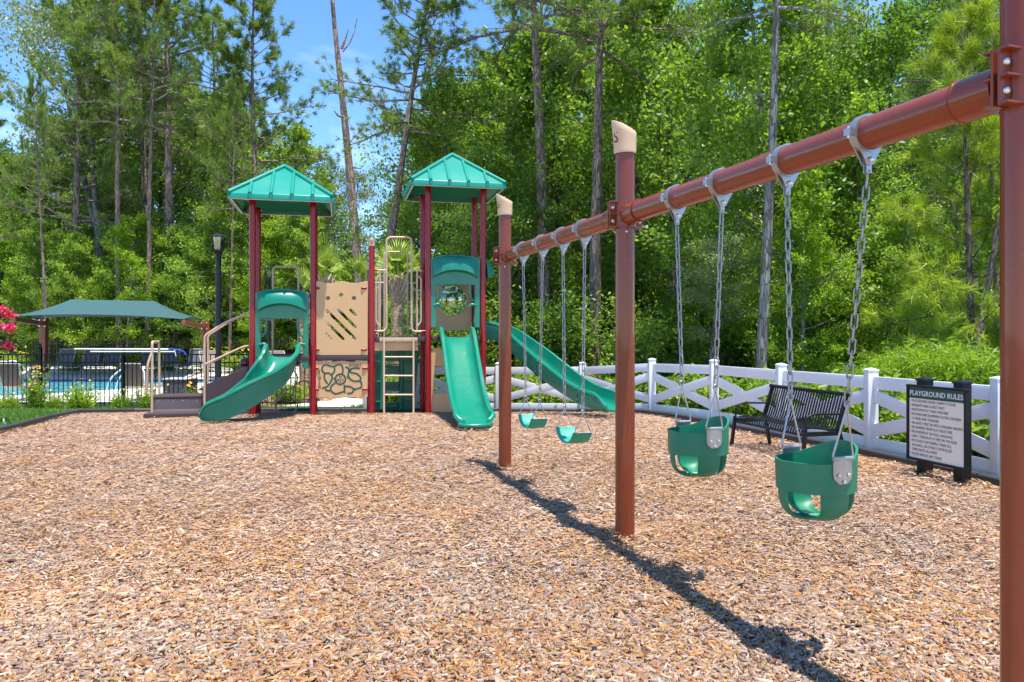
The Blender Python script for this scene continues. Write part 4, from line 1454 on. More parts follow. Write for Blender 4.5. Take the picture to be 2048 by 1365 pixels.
bp_ = -0.005
outer = [at(633, 710, bp_), at(735, 710, bp_)] + wavy_top(633, 735, 565.5, 2.2, bp_)[::-1]
holes = [circ(656, 597, 0.043, bp_), circ(682, 590.6, 0.043, bp_), circ(708, 597, 0.043, bp_)]
holes += [slot(p, q, 0.030, bp_) for p, q in (((653.4, 621.7), (710.5, 678)), ((677.1, 620.9), (710.5, 654.3)), ((701.2, 620.9), (711, 630.2)), ((653, 644.9), (685.9, 678)), ((653, 668.3), (661.8, 677.6)))]
o = play.put(plate_mesh('slotted_panel', outer, holes, 0.022, M['tan_plastic']), 'slotted_panel', None, world=False, label='tan panel with round and slanted slot holes')
o.location.y = bp_
clamp_tabs(o, ((633, 577), (728, 577), (633, 700), (728, 700)), 0)
pts0 = [c for c in o.children]
for c in pts0: c.location.y = -bp_

outer = [at(632, 795, bp_), at(735, 794, bp_)] + wavy_top(632, 735, 723.5, 1.4, bp_)[::-1]
maze = play.put(plate_mesh('maze_panel', outer, [], 0.022, M['tan_plastic']), 'maze_panel', None, world=False, label='tan maze panel with green grooves and the words START and FINISH')
maze.location.y = bp_
def mz(x, y): return Vector((*at(620 + x * 0.1465, 660 + y * 0.1465, -0.016), 0))
paths = [[(165, 800), (240, 770), (295, 690), (300, 630), (255, 592), (200, 592), (165, 550), (175, 500), (215, 480), (300, 500), (340, 495), (400, 472), (440, 500), (450, 560), (437, 603)],
         [(330, 503), (335, 560), (300, 612)], [(240, 735), (203, 680), (196, 625), (205, 597)],
         [(415 + 70 * math.cos(t), 675 + 70 * math.sin(t)) for t in np.linspace(0, 2 * PI, 25)],
         [(320, 665), (345, 665)], [(345, 725), (292, 770), (287, 830), (340, 873), (400, 862), (460, 845), (490, 857)], [(203, 812), (240, 830), (287, 830)],
         [(470, 752), (470, 848)], [(480, 510), (520, 522), (560, 580), (640, 600), (690, 650), (680, 692), (620, 702), (560, 682), (522, 620), (540, 555), (590, 525), (685, 525)],
         [(680, 692), (705, 740), (690, 790), (610, 812), (570, 860), (510, 870)], [(472, 775), (540, 775), (607, 812)], [(505, 640), (527, 655)]]
for i, p in enumerate(paths):
    q = [mz(*t) for t in p]
    if len(q) > 2 and i != 3: q = catmull(q, 6)
    mb = MB(); w = 0.0155
    row = []
    for k in range(len(q)):
        t = (q[min(k + 1, len(q) - 1)] - q[max(k - 1, 0)])
        if i == 3 and k in (0, len(q) - 1): t = q[1] - q[-2]
        t.normalize(); n_ = Vector((-t.y, t.x, 0))
        a, b = q[k] + n_ * w, q[k] - n_ * w
        yy = -0.0215 - 0.00015 * i
        row.append([Vector((a.x, yy, a.y)), Vector((b.x, yy, b.y))])
    mb.surf(row)
    g = pp(mb, 'maze_track', M['maze_green'], maze, smooth=0)
    g.location.y = -bp_
def ptext(body, cx, cy, hpx, parent=maze, mtl='sign_ink', b=-0.0235, base=False, sx=1.0):
    a, z = at(620 + cx * 0.1465, 660 + cy * 0.1465, b)
    size = hpx * 0.1465 / F * 13.9 / 0.72
    me = text_mesh(body, size, M[mtl], 0.0008, 'CENTER', sx=sx, offset=0.0022)
    zs = [v.co.z for v in me.vertices]
    me.transform(Matrix.Translation((a, b, z - (max(zs) + min(zs)) / 2)))
    o = play.put(me, 'lettering', None, parent=parent, world=False)
    o.location.y = -bp_
ptext('START', 618, 484, 38, sx=1.1)
for ch, yy in zip('FINISH', (572, 612, 655, 695, 737, 780)): ptext(ch, 130, yy, 36)
for ch, x, y in (('N', 417, 643), ('W', 383, 685), ('E', 447, 683), ('S', 417, 713)): ptext(ch, x, y, 30)
mb = MB(); q = mz(416, 680); mb.lathe([(0.010, 0), (0.010, 0.001)], 12, (q.x, -0.0235, q.y), Matrix.Rotation(PI / 2, 3, 'X')); g = pp(mb, 'compass_dot', M['sign_ink'], maze); g.location.y = -bp_
clamp_tabs(maze, ((632, 737), (730, 737), (632, 779), (730, 779)), 0)

# hooded slide entrances ----------------------------------------------
def hood(u0, u1, z0, z1, zo, f, nm_label, bottom_gap=True):
    """moulded entrance panel with an arched visor. f(u, w, z) places it: u across, w outwards"""
    uw = u1 - u0; uc = (u0 + u1) / 2
    zt = lambda u: z1 - 0.075 * (abs(u - uc) / (uw / 2)) ** 2.4
    st = 0.085
    us = np.linspace(u0, u1, 17)
    outer = [(u0, z0), (u0 + st, z0), (u0 + st + 0.02, z0 + 0.12), (u0 + st, z0 + 0.30), (u0 + st, zo), (u1 - st, zo), (u1 - st, z0 + 0.30), (u1 - st - 0.02, z0 + 0.12), (u1 - st, z0), (u1, z0)] + [(u, zt(u)) for u in us[::-1]]
    me = plate_mesh('slide_hood', outer, [], 0.04, M['green'], bevel=0.008)
    for v in me.vertices: v.co = f(v.co.x, -v.co.y, v.co.z)
    bm = bmesh.new(); bm.from_mesh(me); bmesh.ops.recalc_face_normals(bm, faces=bm.faces); bm.to_mesh(me); bm.free()
    o = play.put(me, 'slide_hood', None, world=False, label=nm_label)
    rows = []
    for v in np.linspace(0, 1, 9):
        row = []
        for u in np.linspace(u0 + 0.035, u1 - 0.035, 17):
            e = abs(u - uc) / (uw / 2 - 0.035)
            zlow = zo + 0.14 + 0.13 * (1 - e ** 2.2)
            out = 0.02 + 0.15 * math.sin(v * PI / 2) * (1 - 0.75 * e ** 4)
            top = zt(u) - 0.004
            row.append(f(u, out, top + (zlow - top) * (v ** 1.5)))
        rows.append(row)
    rows.append([f(u, 0.02 + 0.11 * (1 - 0.75 * (abs(u - uc) / (uw / 2 - 0.035)) ** 4), zo + 0.135 + 0.125 * (1 - (abs(u - uc) / (uw / 2 - 0.035)) ** 2.2)) for u in np.linspace(u0 + 0.035, u1 - 0.035, 17)])
    rows.append([f(u, 0.018, zo + 0.10 + 0.13 * (1 - (abs(u - uc) / (uw / 2 - 0.035)) ** 2.2)) for u in np.linspace(u0 + 0.035, u1 - 0.035, 17)])
    mb = MB(); mb.surf(rows)
    pp(mb, 'visor', M['green'], o, smooth=40)
    for s in (0, 1):
        ue = u0 + st if s == 0 else u1 - st
        k = 1 if s == 0 else -1
        path = [f(ue + 0.10 * k, 0.0, zo + 0.01), f(ue + 0.10 * k, 0.0, zo - 0.20), f(ue + 0.085 * k, 0.0, zo - 0.27), f(ue - 0.01 * k, 0.0, zo - 0.36)]
        mb = MB(); mb.tube(rounded(path, 0.06), 0.022, 10)
        pp(mb, 'grab_handle', M['green'], o, smooth=60)
        # shoulder that holds the slide rim
        path = [f(ue - 0.03 * k, 0.012, z0 + 0.42), f(ue + 0.06 * k, 0.016, z0 + 0.44), f(ue + 0.12 * k, 0.012, z0 + 0.40)]
        mb = MB(); mb.tube(catmull(path, 5), 0.030, 10)
        pp(mb, 'shoulder', M['green'], o, smooth=60)
    return o
front = lambda u, w, z: Vector((u, -w - 0.0, z))
la0, lz0 = at(511, 737, -0.02); la1, lz1 = at(616.5, 580, -0.02)
hood(la0, la1, lz0, lz1, at(560, 637, 0)[1], front, 'green moulded hood over the curved slide')
ra0, rz0 = at(862, 655, -0.02); ra1, rz1 = at(959, 512, -0.02)
hood(ra0, ra1, rz0, rz1, at(910, 569, 0)[1], front, 'green moulded hood over the straight slide')
sidef = lambda u, w, z: Vector((4 * SP + 0.02 + w * 1.6, u, z))
hood(0.06, DP - 0.06, rz0 - 0.02, rz1 + 0.02, at(910, 569, 0)[1], sidef, 'green moulded hood over the slide on the far side')

# slides -----------------------------------------------------------------
def slide_prof(w, h, th_=0.03, roll=0.05, deep=0.0):
    inn = [(-w, h), (-w + 0.012, h * 0.45), (-w + 0.04, h * 0.16), (-w + 0.10, 0.0), (-w * 0.4, -0.008), (w * 0.4, -0.008), (w - 0.10, 0.0), (w - 0.04, h * 0.16), (w - 0.012, h * 0.45), (w, h)]
    rim = [(w + roll * 0.35, h + 0.012), (w + roll * 0.8, h + 0.004), (w + roll, h - 0.03), (w + roll * 0.8, h - 0.05), (w + th_, h - 0.06)]
    out = [(w + th_ - 0.006, h * 0.3), (w - 0.03 + deep * 0.25, -th_ - 0.01 - deep), (-w + 0.03 - deep * 0.25, -th_ - 0.01 - deep), (-w - th_ + 0.006, h * 0.3)]
    riml = [(-x, z) for x, z in rim[::-1]]
    return inn + rim + out + riml

# curved slide
cpath = [(0.53, -0.02, ZL - 0.005), (0.53, -0.16, ZL - 0.035), (0.51, -0.36, ZL - 0.18), (0.42, -0.56, ZL - 0.36), (0.25, -0.71, ZL - 0.54), (0.0, -0.79, ZL - 0.71), (-0.26, -0.82, ZL - 0.86), (-0.50, -0.82, ZL - 0.925), (-0.70, -0.81, ZL - 0.945)]
pth = catmull(cpath, 6)
n = len(pth)
profs = []
for i in range(n):
    t = i / (n - 1)
    h_ = 0.22 + 0.06 * math.sin(PI * t) - 0.05 * max(0, (t - 0.72) / 0.28) ** 2 - 0.15 * max(0, (t - 0.88) / 0.12) ** 2.5
    profs.append(slide_prof(0.25 + 0.02 * t, h_, roll=0.08, deep=0.09 * min(1, t * 1.6) * (1 - 0.75 * max(0, (t - 0.86) / 0.14) ** 2)))
mb = MB(); mb.sweep(pth, profs)
pp(mb, 'curved_slide', M['green'], smooth=50, label='green slide curving from the lower tower to the left')
q = pth[-9]
mb = MB(); mb.bar((q.x, q.y, q.z - 0.05), (q.x, q.y, -0.1), 0.05, 0.03, Vector((0, 1, 0))); pp(mb, 'slide_foot', M['maroon'])

# straight slide
sa = 3.5 * SP
cpath = [(sa, -0.02, ZR + 0.0), (sa, -0.16, ZR - 0.02), (sa - 0.01, -0.36, ZR - 0.13), (sa - 0.03, -0.8, ZR - 0.45), (sa - 0.06, -1.35, ZR - 0.82), (sa - 0.085, -1.85, ZR - 1.10), (sa - 0.105, -2.3, ZR - 1.27), (sa - 0.125, -2.70, ZR - 1.335), (sa - 0.13, -2.88, ZR - 1.345)]
pth = catmull(cpath, 6); n = len(pth)
profs = []
for i in range(n):
    t = i / (n - 1)
    k = max(0, (t - 0.84) / 0.16)
    profs.append(slide_prof(0.275 - 0.03 * t + 0.02 * math.sin(PI * k) - 0.075 * k ** 3, 0.185 - 0.02 * t - 0.10 * k ** 2.2, roll=0.075))
mb = MB(); mb.sweep(pth, profs)
ends = [pth[-1] + Vector((0, -0.0, 0))]
pp(mb, 'straight_slide', M['green'], smooth=50, label='green straight slide coming from the taller tower towards the camera')
q = pth[-7]
mb = MB(); mb.bar((q.x, q.y, q.z - 0.05), (q.x, q.y, -0.15), 0.05, 0.03, Vector((0, 1, 0))); pp(mb, 'slide_foot', M['maroon'])
# rounded lip closing the exit
e = pth[-1]; lip = []
for t in np.linspace(0, PI, 13):
    lip.append((e.x - 0.245 * math.cos(t), e.y - 0.13 * math.sin(t) + 0.02, e.z - 0.01 + 0.012 * (1 - math.sin(t))))
mb = MB(); mb.tube(lip, 0.036, 10); 
mb.add([Vector(p) for p in lip] , [tuple(range(len(lip)))])
pp(mb, 'exit_lip', M['green'], smooth=50)

# far-side slide, running down to the right
cpath = [(4 * SP + 0.02, DP / 2, ZR), (4 * SP + 0.22, DP / 2 - 0.03, ZR - 0.01), (4 * SP + 0.52, DP / 2 - 0.16, ZR - 0.10), (4 * SP + 0.86, DP / 2 - 0.50, ZR - 0.40), (4 * SP + 1.16, DP / 2 - 0.95, ZR - 0.72), (4 * SP + 1.44, DP / 2 - 1.38, ZR - 0.98),
         (4 * SP + 1.70, DP / 2 - 1.80, ZR - 1.17), (4 * SP + 1.90, DP / 2 - 2.13, ZR - 1.25), (4 * SP + 2.03, DP / 2 - 2.35, ZR - 1.27)]
pth = catmull(cpath, 6); n = len(pth)
profs = []
for i in range(n):
    t = i / (n - 1)
    k = max(0, (t - 0.84) / 0.16)
    profs.append(slide_prof(0.26, 0.30 - 0.05 * t - 0.17 * k ** 1.4 + 0.012 * math.sin(t * 16), roll=0.06))
mb = MB(); mb.sweep(pth, profs)
s3 = pp(mb, 'long_slide', M['green'], smooth=50, label='long green slide running down to the right behind the far swing post')
for i in (11, 23, 35):                                     # section joints
    t = (pth[i + 1] - pth[i - 1]).normalized(); x, u, d = frame_axes(t)
    pr = slide_prof(0.262, 0.30 - 0.05 * i / n, th_=0.045, roll=0.065)
    mb = MB(); mb.sweep([pth[i] - t * 0.02, pth[i] + t * 0.02], pr); pp(mb, 'joint_flange', M['green'], s3, smooth=40)
    for hh in (0.05, 0.19):
        for sg in (-1, 1):
            q = pth[i] + x * (sg * 0.308) + u * hh + t * 0.045
            mb = MB(); mb.lathe([(0.010, -0.012), (0.010, 0.004), (0.004, 0.007)], 8, q, Matrix((t, u, x * sg)).transposed()); pp(mb, 'bolt', M['bolt'], s3)

# bubble window in the back of the taller tower ----------------------------
def mat_clear(name, least):
    m, n, l, b = mat_new(name)
    g = n.new('ShaderNodeBsdfGlossy'); g.inputs['Roughness'].default_value = 0.02
    t = n.new('ShaderNodeBsdfTransparent'); t.inputs['Color'].default_value = (0.90, 0.93, 0.96, 1)
    fr_ = n.new('ShaderNodeFresnel'); fr_.inputs['IOR'].default_value = 2.3
    ms = n.new('ShaderNodeMixShader')
    mxf = n.new('ShaderNodeMath'); mxf.operation = 'MAXIMUM'; mxf.inputs[1].default_value = least
    l.new(fr_.outputs[0], mxf.inputs[0]); l.new(mxf.outputs[0], ms.inputs[0]); l.new(t.outputs[0], ms.inputs[1]); l.new(g.outputs[0], ms.inputs[2])
    l.new(ms.outputs[0], n['Material Output'].inputs['Surface'])
    return m
M['clear'] = mat_clear('clear_dome', 0.34)
M['lamp_glass'] = mat_clear('lamp_glass', 0.04)
bb = DP - 0.01
outer = [at(872, 661, bb), at(937, 661, bb), at(943, 640, bb), at(943, 566, bb), at(868, 566, bb), at(868, 640, bb)]
ca, cz_ = at(903, 601, bb); cr0 = 0.315
hole = [(ca + cr0 * math.cos(2 * PI * k / 40), cz_ + cr0 * math.sin(2 * PI * k / 40)) for k in range(40)]
o = play.put(plate_mesh('bubble_panel', outer, [hole], 0.02, M['tan_plastic']), 'bubble_panel', None, world=False, label='tan panel with a clear domed window'); o.location.y = bb
mb = MB(); mb.lathe([(cr0 * math.sin(t), cr0 * 0.72 * math.cos(t)) for t in np.linspace(PI / 2, 0.02, 12)] , 40, (ca, bb - 0.012, cz_), Matrix.Rotation(PI / 2, 3, 'X'), cap=False)
g = pp(mb, 'dome', M['clear'], o, smooth=80); g.location.y = -bb
mb = MB(); mb.tube([(ca + (cr0 + 0.012) * math.cos(t), bb - 0.014, cz_ + (cr0 + 0.012) * math.sin(t)) for t in np.linspace(0, 2 * PI, 41)[:-1]], 0.010, 6, closed=True)
g = pp(mb, 'dome_rim', M['steel'], o, smooth=60); g.location.y = -bb

# ladder, barriers and hand loops on the middle deck -------------------------
lb0, lb1 = -0.07, -0.22
S_ = [at3(768, 677, lb0), at3(768, 838, lb1)], [at3(827, 677, lb0), at3(827, 838, lb1)]
lad = tubes('ladder_stringer', M['tan_steel'], S_[0], S_[1], r=0.019, seg=12)
for py in (714.5, 752, 790):
    k = (py - 677) / (838 - 677); b = lb0 + (lb1 - lb0) * k
    tubes('rung', M['tan_steel'], [at3(769, py, b), at3(826, py, b)], r=0.016, parent=lad)
mb = MB(); a0, z0 = at(759, 684, -0.06); a1, z1 = at(835, 675.5, -0.06)
mb.box(((a0 + a1) / 2, -0.048, (z0 + z1) / 2), (a1 - a0, 0.014, z1 - z0)); tp = pp(mb, 'ladder_bracket', M['tan_steel'], bevel=0.003)
for px in (764, 789, 805, 832):
    q = at3(px, 679.5, -0.055); mb = MB(); mb.lathe([(0.010, 0), (0.009, 0.005), (0.003, 0.008)], 8, q, Matrix.Rotation(PI / 2, 3, 'X')); pp(mb, 'bolt', M['bolt'], tp)
mb = MB(); a0, z0 = at(748, 702, 0.0); a1, z1 = at(836, 684, 0.0)
mb.box(((a0 + a1) / 2, 0.0, (z0 + z1) / 2 - 0.004), (a1 - a0, 0.018, z1 - z0 - 0.01)); pp(mb, 'kick_panel', M['tan_plastic'], bevel=0.003)

for b, dx, dy, nm in ((0.0, 0, 0, 'front'), (DP, -6, 25, 'rear')):
    s = 0.935 if b else 1.0
    X = lambda px: (px - 797) * s + 797 + dx
    Y_ = lambda py: (py - 541) * s + 541 + dy
    pl = at3(741 if not b else 734, 0, b).x + 0.055
    pr = 3 * SP - 0.055
    def q(px, py): return at3(X(px), Y_(py), b)
    zt = q(771, 541).z; zb2 = q(771, 663).z
    hl = rounded([Vector((pl, b, zb2)), q(773, 663) + Vector((0, 0, 0)), q(773, 475), q(823, 475), q(823, 664), Vector((pr, b, zb2))], 0.10, 6)
    hoop = tubes('hand_loop', M['tan_steel'], hl, r=0.019, seg=12)
    tubes('barrier_rail', M['tan_steel'], [Vector((pl, b, zt)), q(773, 541)], [q(823, 541), Vector((pr, b, zt))], r=0.017, parent=hoop)
    tubes('barrier_bar', M['tan_steel'], [q(760, 541), q(760, 663)], [q(834, 541), q(834, 663)], r=0.016, parent=hoop)
    tubes('barrier_hoop', M['tan_steel'], rounded([q(760, 551), q(752, 557), q(752, 645), q(760, 653)], 0.05), rounded([q(834, 551), q(842, 557), q(842, 645), q(834, 653)], 0.05), r=0.015, parent=hoop)
    for z in (zt, zb2):
        for x_, sg in ((pl, 1), (pr, -1)):
            mb = MB(); mb.cyl((x_ - 0.02 * sg, b, z), (x_ + 0.07 * sg, b, z), 0.023, seg=12); pp(mb, 'clamp', M['maroon'], hoop)

# green rib climber behind the ladder -----------------------------------------
cb = DP + 0.45
outer = [at(745, 692, cb), at(838, 692, cb), at(838, 700, cb), at(826, 820, cb), at(748, 820, cb)]
holes = []
for y0, y1 in ((722, 733), (747, 766), (781, 806)):
    holes.append([at(770, y0, cb), at(800, y0, cb), at(798, y1, cb), at(770, y1, cb)])
o = play.put(plate_mesh('rib_climber', outer, holes, 0.05, M['green'], bevel=0.01), 'rib_climber', None, world=False, label='dark green moulded climbing wall with foot ledges'); o.location.y = cb
def ledge(px0, px1, py, dep=0.09, th_=0.02):
    a0, z = at(px0, py, cb - 0.03 - dep / 2); a1, _ = at(px1, py, cb - 0.03 - dep / 2)
    mb = MB(); mb.box(((a0 + a1) / 2, cb - 0.025 - dep / 2, z), (a1 - a0, dep, th_)); g = pp(mb, 'ledge', M['green'], o, bevel=0.006); g.location.y = -cb
for px0, px1, pys in ((746, 761, (724, 764, 804)), (808, 824, (724, 764, 803)), (770, 801, (714, 730, 738, 765, 773, 806, 814))):
    for py in pys: ledge(px0, px1, py)
for px in (765, 803):
    q0, q1 = at3(px, 694, cb), at3(px - 2, 818, cb)
    mb = MB(); mb.tube([q0 + Vector((0, -0.03, 0)), q1 + Vector((0, -0.05, 0))], [0.05, 0.055], 10); g = pp(mb, 'rib', M['green'], o, smooth=60); g.location.y = -cb

# panel under the taller tower ------------------------------------------------
pb = 0.02
outer = [at(860, 824, pb), at(938, 824, pb), at(938, 697, pb), at(860, 697, pb)]
hole = [at(867, 788, pb), at(893, 788, pb), at(893, 733, pb), at(869, 733, pb)]
o = play.put(plate_mesh('ground_panel', outer, [hole], 0.02, M['tan_plastic']), 'ground_panel', None, world=False); o.location.y = pb

# transfer steps on the left -----------------------------------------------------
a0, _ = at(304, 832, 0.35); a1, _ = at(405, 832, 0.35); zt = at(350, 795, 0.35)[1]
mb = MB(); mb.box(((a0 + a1) / 2, 0.35 + 0.30, zt / 2 - 0.06), (a1 - a0 - 0.04, 0.58, zt + 0.06)); st = pp(mb, 'step_riser', M['step_tan'], bevel=0.004)
mb = MB(); mb.box(((a0 + a1) / 2, 0.65, zt + 0.002), (a1 - a0 + 0.02, 0.66, 0.045)); pp(mb, 'step_tread', M['deck'], bevel=0.008)
mb = MB(); mb.box(((a0 + a1) / 2 - 0.02, 0.16, 0.045), (a1 - a0 + 0.08, 0.36, 0.07)); pp(mb, 'step_tread', M['deck'], bevel=0.008)
for px in (317, 347, 366, 394):
    q = at3(px, 802, 0.355); mb = MB(); mb.lathe([(0.014, 0), (0.012, 0.006), (0.004, 0.010)], 10, q, Matrix.Rotation(PI / 2, 3, 'X')); pp(mb, 'bolt', M['bolt'], st)
for px in (309, 385):
    q = at3(px, 834, -0.02); mb = MB(); mb.lathe([(0.013, 0), (0.011, 0.006), (0.004, 0.010)], 10, q, Matrix.Rotation(PI / 2, 3, 'X')); pp(mb, 'bolt', M['bolt'], st)
fb, rb = 0.33, 1.0
tubes('grab_loop', M['tan_steel'], rounded([at3(304, 835, fb), at3(304.5, 684, fb), at3(318, 684, rb), at3(319, 795, rb)], 0.06), rounded([at3(305, 703, fb), at3(295, 730, fb - 0.05), at3(294, 785, fb)], 0.08), r=0.022, seg=12)
# stair stringers climbing to the lower deck
for b in (0.10, 0.88):
    outer = [at(405, 773, b), at(499, 732, b), at(499, 767, b), at(428, 806, b), at(405, 806, b)]
    o = play.put(plate_mesh('stair_stringer', outer, [], 0.02, M['deck']), 'stair_stringer', None, world=False); o.location.y = b
aS, zS = at(405, 800, 0.5); aE = -0.02
for k in range(3):
    t = (k + 0.5) / 3.2
    mb = MB(); mb.box((aS + (aE - aS) * t, 0.49, zt + (ZL - zt) * (k + 0.8) / 4), (0.27, 0.74, 0.03)); pp(mb, 'stair_tread', M['deck'], bevel=0.006)
for b, dx, dy in ((0.07, 0, 0), (0.90, 7, 0)):
    hr = rounded([at3(409 + dx, 838, b), at3(409 + dx, 672, b), at3(423 + dx, 663, b), at3(452 + dx, 644, b), at3(500, 626, b)], 0.12, 6)
    o = tubes('hand_rail', M['tan_steel'], hr, r=0.020, seg=12)
    tubes('lower_rail', M['tan_steel'], rounded([at3(410 + dx, 729, b), at3(486, 694, b), at3(500, 692, b)], 0.1), r=0.018, parent=o)
mb = MB(); q = at3(491, 727, 0.92); mb.lathe([(0.11, 0.0), (0.105, 0.03), (0.08, 0.07), (0.04, 0.09), (0.005, 0.095)], 24, q, Matrix.Rotation(PI / 2, 3, 'X')); pp(mb, 'play_drum', M['red_plastic'], smooth=60)

# loop ladder behind the lower tower ------------------------------------------------
bb2 = DP + 0.02
tubes('hand_loop', M['tan_steel'], rounded([at3(546, 700, bb2), at3(546, 534, bb2), at3(597, 534, bb2), at3(597, 705, bb2)], 0.09, 6), r=0.020, seg=12)
tubes('barrier_hoop', M['tan_steel'], rounded([at3(523, 640, bb2), at3(545, 640, bb2), at3(545, 712, bb2), at3(523, 718, bb2)], 0.06), r=0.016)
for px, py in ((572, 758), (543, 784), (608, 784), (573, 809)):
    c = at3(px, py, DP + 0.25 + (0.0035 * (py - 758)))
    mb = MB(); mb.tube([c + Vector((0.215 * math.cos(t), 0, 0.215 * math.sin(t))) for t in np.linspace(0, 2 * PI, 33)[:-1]], 0.016, 8, closed=True); pp(mb, 'climbing_ring', M['tan_steel'], smooth=60)

# ================================================================== poolside
def shade_canopy(label, ridge_px, eave_px, back_px, posts, y_front, y_ridge, y_back, group='shade canopies by the pool'):
    (rx0, ry0), (rx1, ry1) = ridge_px
    (ex0, ey0), (ex1, ey1) = eave_px
    (bx0, by0), (bx1, by1) = back_px
    A, B = P(ex0, ey0, y_front), P(ex1, ey1, y_front)
    Cc, D = P(bx1, by1, y_back), P(bx0, by0, y_back)
    R0, R1 = P(rx0, ry0, y_ridge), P(rx1, ry1, y_ridge)
    th = Thing('shade_canopy', (posts[0].x, posts[0].y, DECK_Z), label, 'canopy', group)
    mb = MB()
    def patch(p, q, r, s, n=8):
        """hanging cloth: p-q eave, s-r ridge, sagging a little"""
        rows = []
        for i in range(n + 1):
            u = i / n
            row = []
            for j in range(n + 1):
                v = j / n
                e = p.lerp(q, v); t = s.lerp(r, v)
                w = e.lerp(t, u)
                sag = -0.28 * (u * (1 - u)) - 0.10 * (1 - u) * (1 - (2 * v - 1) ** 2) * -1.0
                row.append(w + Vector((0, 0, sag)))
            rows.append(row)
        mb.surf(rows, thick=0.01)
    patch(A, B, R1, R0); patch(B, Cc, R1, R1); patch(Cc, D, R0, R1); patch(D, A, R0, R0)
    th.put(mb, 'shade_cloth', M['canopy'], smooth=50)
    for pst, corners in posts_corners(posts, A, B, Cc, D):
        mb = MB(); top = corners[0].z - 0.10
        mb.box((pst.x, pst.y, (DECK_Z - 0.12 + top + 0.12) / 2), (0.24, 0.24, top + 0.24 - DECK_Z))
        o = th.put(mb, 'post', M['rust'], bevel=0.01)
        for c in corners:
            m2 = MB(); m2.bar((pst.x, pst.y, top - 0.10), (c.x, c.y, c.z - 0.10), 0.12, 0.16)
            th.put(m2, 'arm', M['rust'], bevel=0.008)
        for sx in (-1, 1):
            for dz in (0.0, -0.24):
                m2 = MB(); m2.box((pst.x + sx * 0.11, pst.y - 0.125, top + 0.05 + dz), (0.05, 0.03, 0.05)); th.put(m2, 'bolt', M['bolt'], parent=o)
    m2 = MB(); m2.tube([R0 + Vector((0, 0, -0.03)), R1 + Vector((0, 0, -0.03))], 0.04, 8); th.put(m2, 'ridge_pole', M['rust'])
def posts_corners(posts, A, B, Cc, D):
    return [(posts[0], (A, D)), (posts[1], (B, Cc))]
pL = P(88, 700, 30.0); pR = P(411, 700, 30.5)
shade_canopy('teal shade canopy on rust brown posts over the pool loungers', ((141, 600), (309, 603)), ((27, 633), (367, 639)), ((68, 636), (404, 641)), (pL, pR), 25.5, 29.5, 33.5)
pL = P(452, 640, 41.0); pR = P(705, 640, 41.0)
shade_canopy('second teal shade canopy half hidden behind the lower play tower', ((505, 602), (650, 602)), ((452, 628), (700, 628)), ((470, 630), (692, 630)), (pL, pR), 38, 41, 44)

def street_lamp(px, Y, top_py, label):
    b = Vector(((px - CX) / F * Y, Y, DECK_Z)); zt = P(px, top_py, Y).z
    th = Thing('lamp_post', tuple(b), label, 'lamp post', 'black lamp posts round the pool')
    mb = MB(); mb.lathe([(0.11, 0), (0.11, 0.25), (0.075, 0.32), (0.068, zt - DECK_Z - 0.62)], 14, b); th.put(mb, 'pole', M['navy'])
    z0 = zt - 0.62
    mb = MB(); mb.lathe([(0.06, 0), (0.10, 0.03), (0.10, 0.06), (0.13, 0.14)], 4, (b.x, b.y, z0), Matrix.Rotation(PI / 4, 3, 'Z')); th.put(mb, 'lantern_base', M['navy'], smooth=0)
    for sx in (-1, 1):
        for sy in (-1, 1):
            mb = MB(); mb.bar((b.x + sx * 0.09, b.y + sy * 0.09, z0 + 0.13), (b.x + sx * 0.12, b.y + sy * 0.12, z0 + 0.50), 0.022, 0.022, Vector((0, 1, 0))); th.put(mb, 'lantern_bar', M['navy'], smooth=0)
    mb = MB(); mb.lathe([(0.115, 0.14), (0.155, 0.495)], 4, (b.x, b.y, z0), Matrix.Rotation(PI / 4, 3, 'Z')); th.put(mb, 'lantern_glass', M['lamp_glass'], smooth=0)
    mb = MB(); mb.lathe([(0.24, 0.50), (0.24, 0.52), (0.10, 0.585), (0.03, 0.60), (0.03, 0.62)], 4, (b.x, b.y, z0), Matrix.Rotation(PI / 4, 3, 'Z')); th.put(mb, 'lantern_roof', M['navy'], smooth=0)
street_lamp(437, 20.0, 466, 'tall black lantern lamp post left of the lower tower')
street_lamp(537, 31.0, 533, 'smaller black lantern lamp post seen behind the lower tower')
street_lamp(-1, 36.0, 541, 'black lantern lamp post at the left edge behind the canopy')

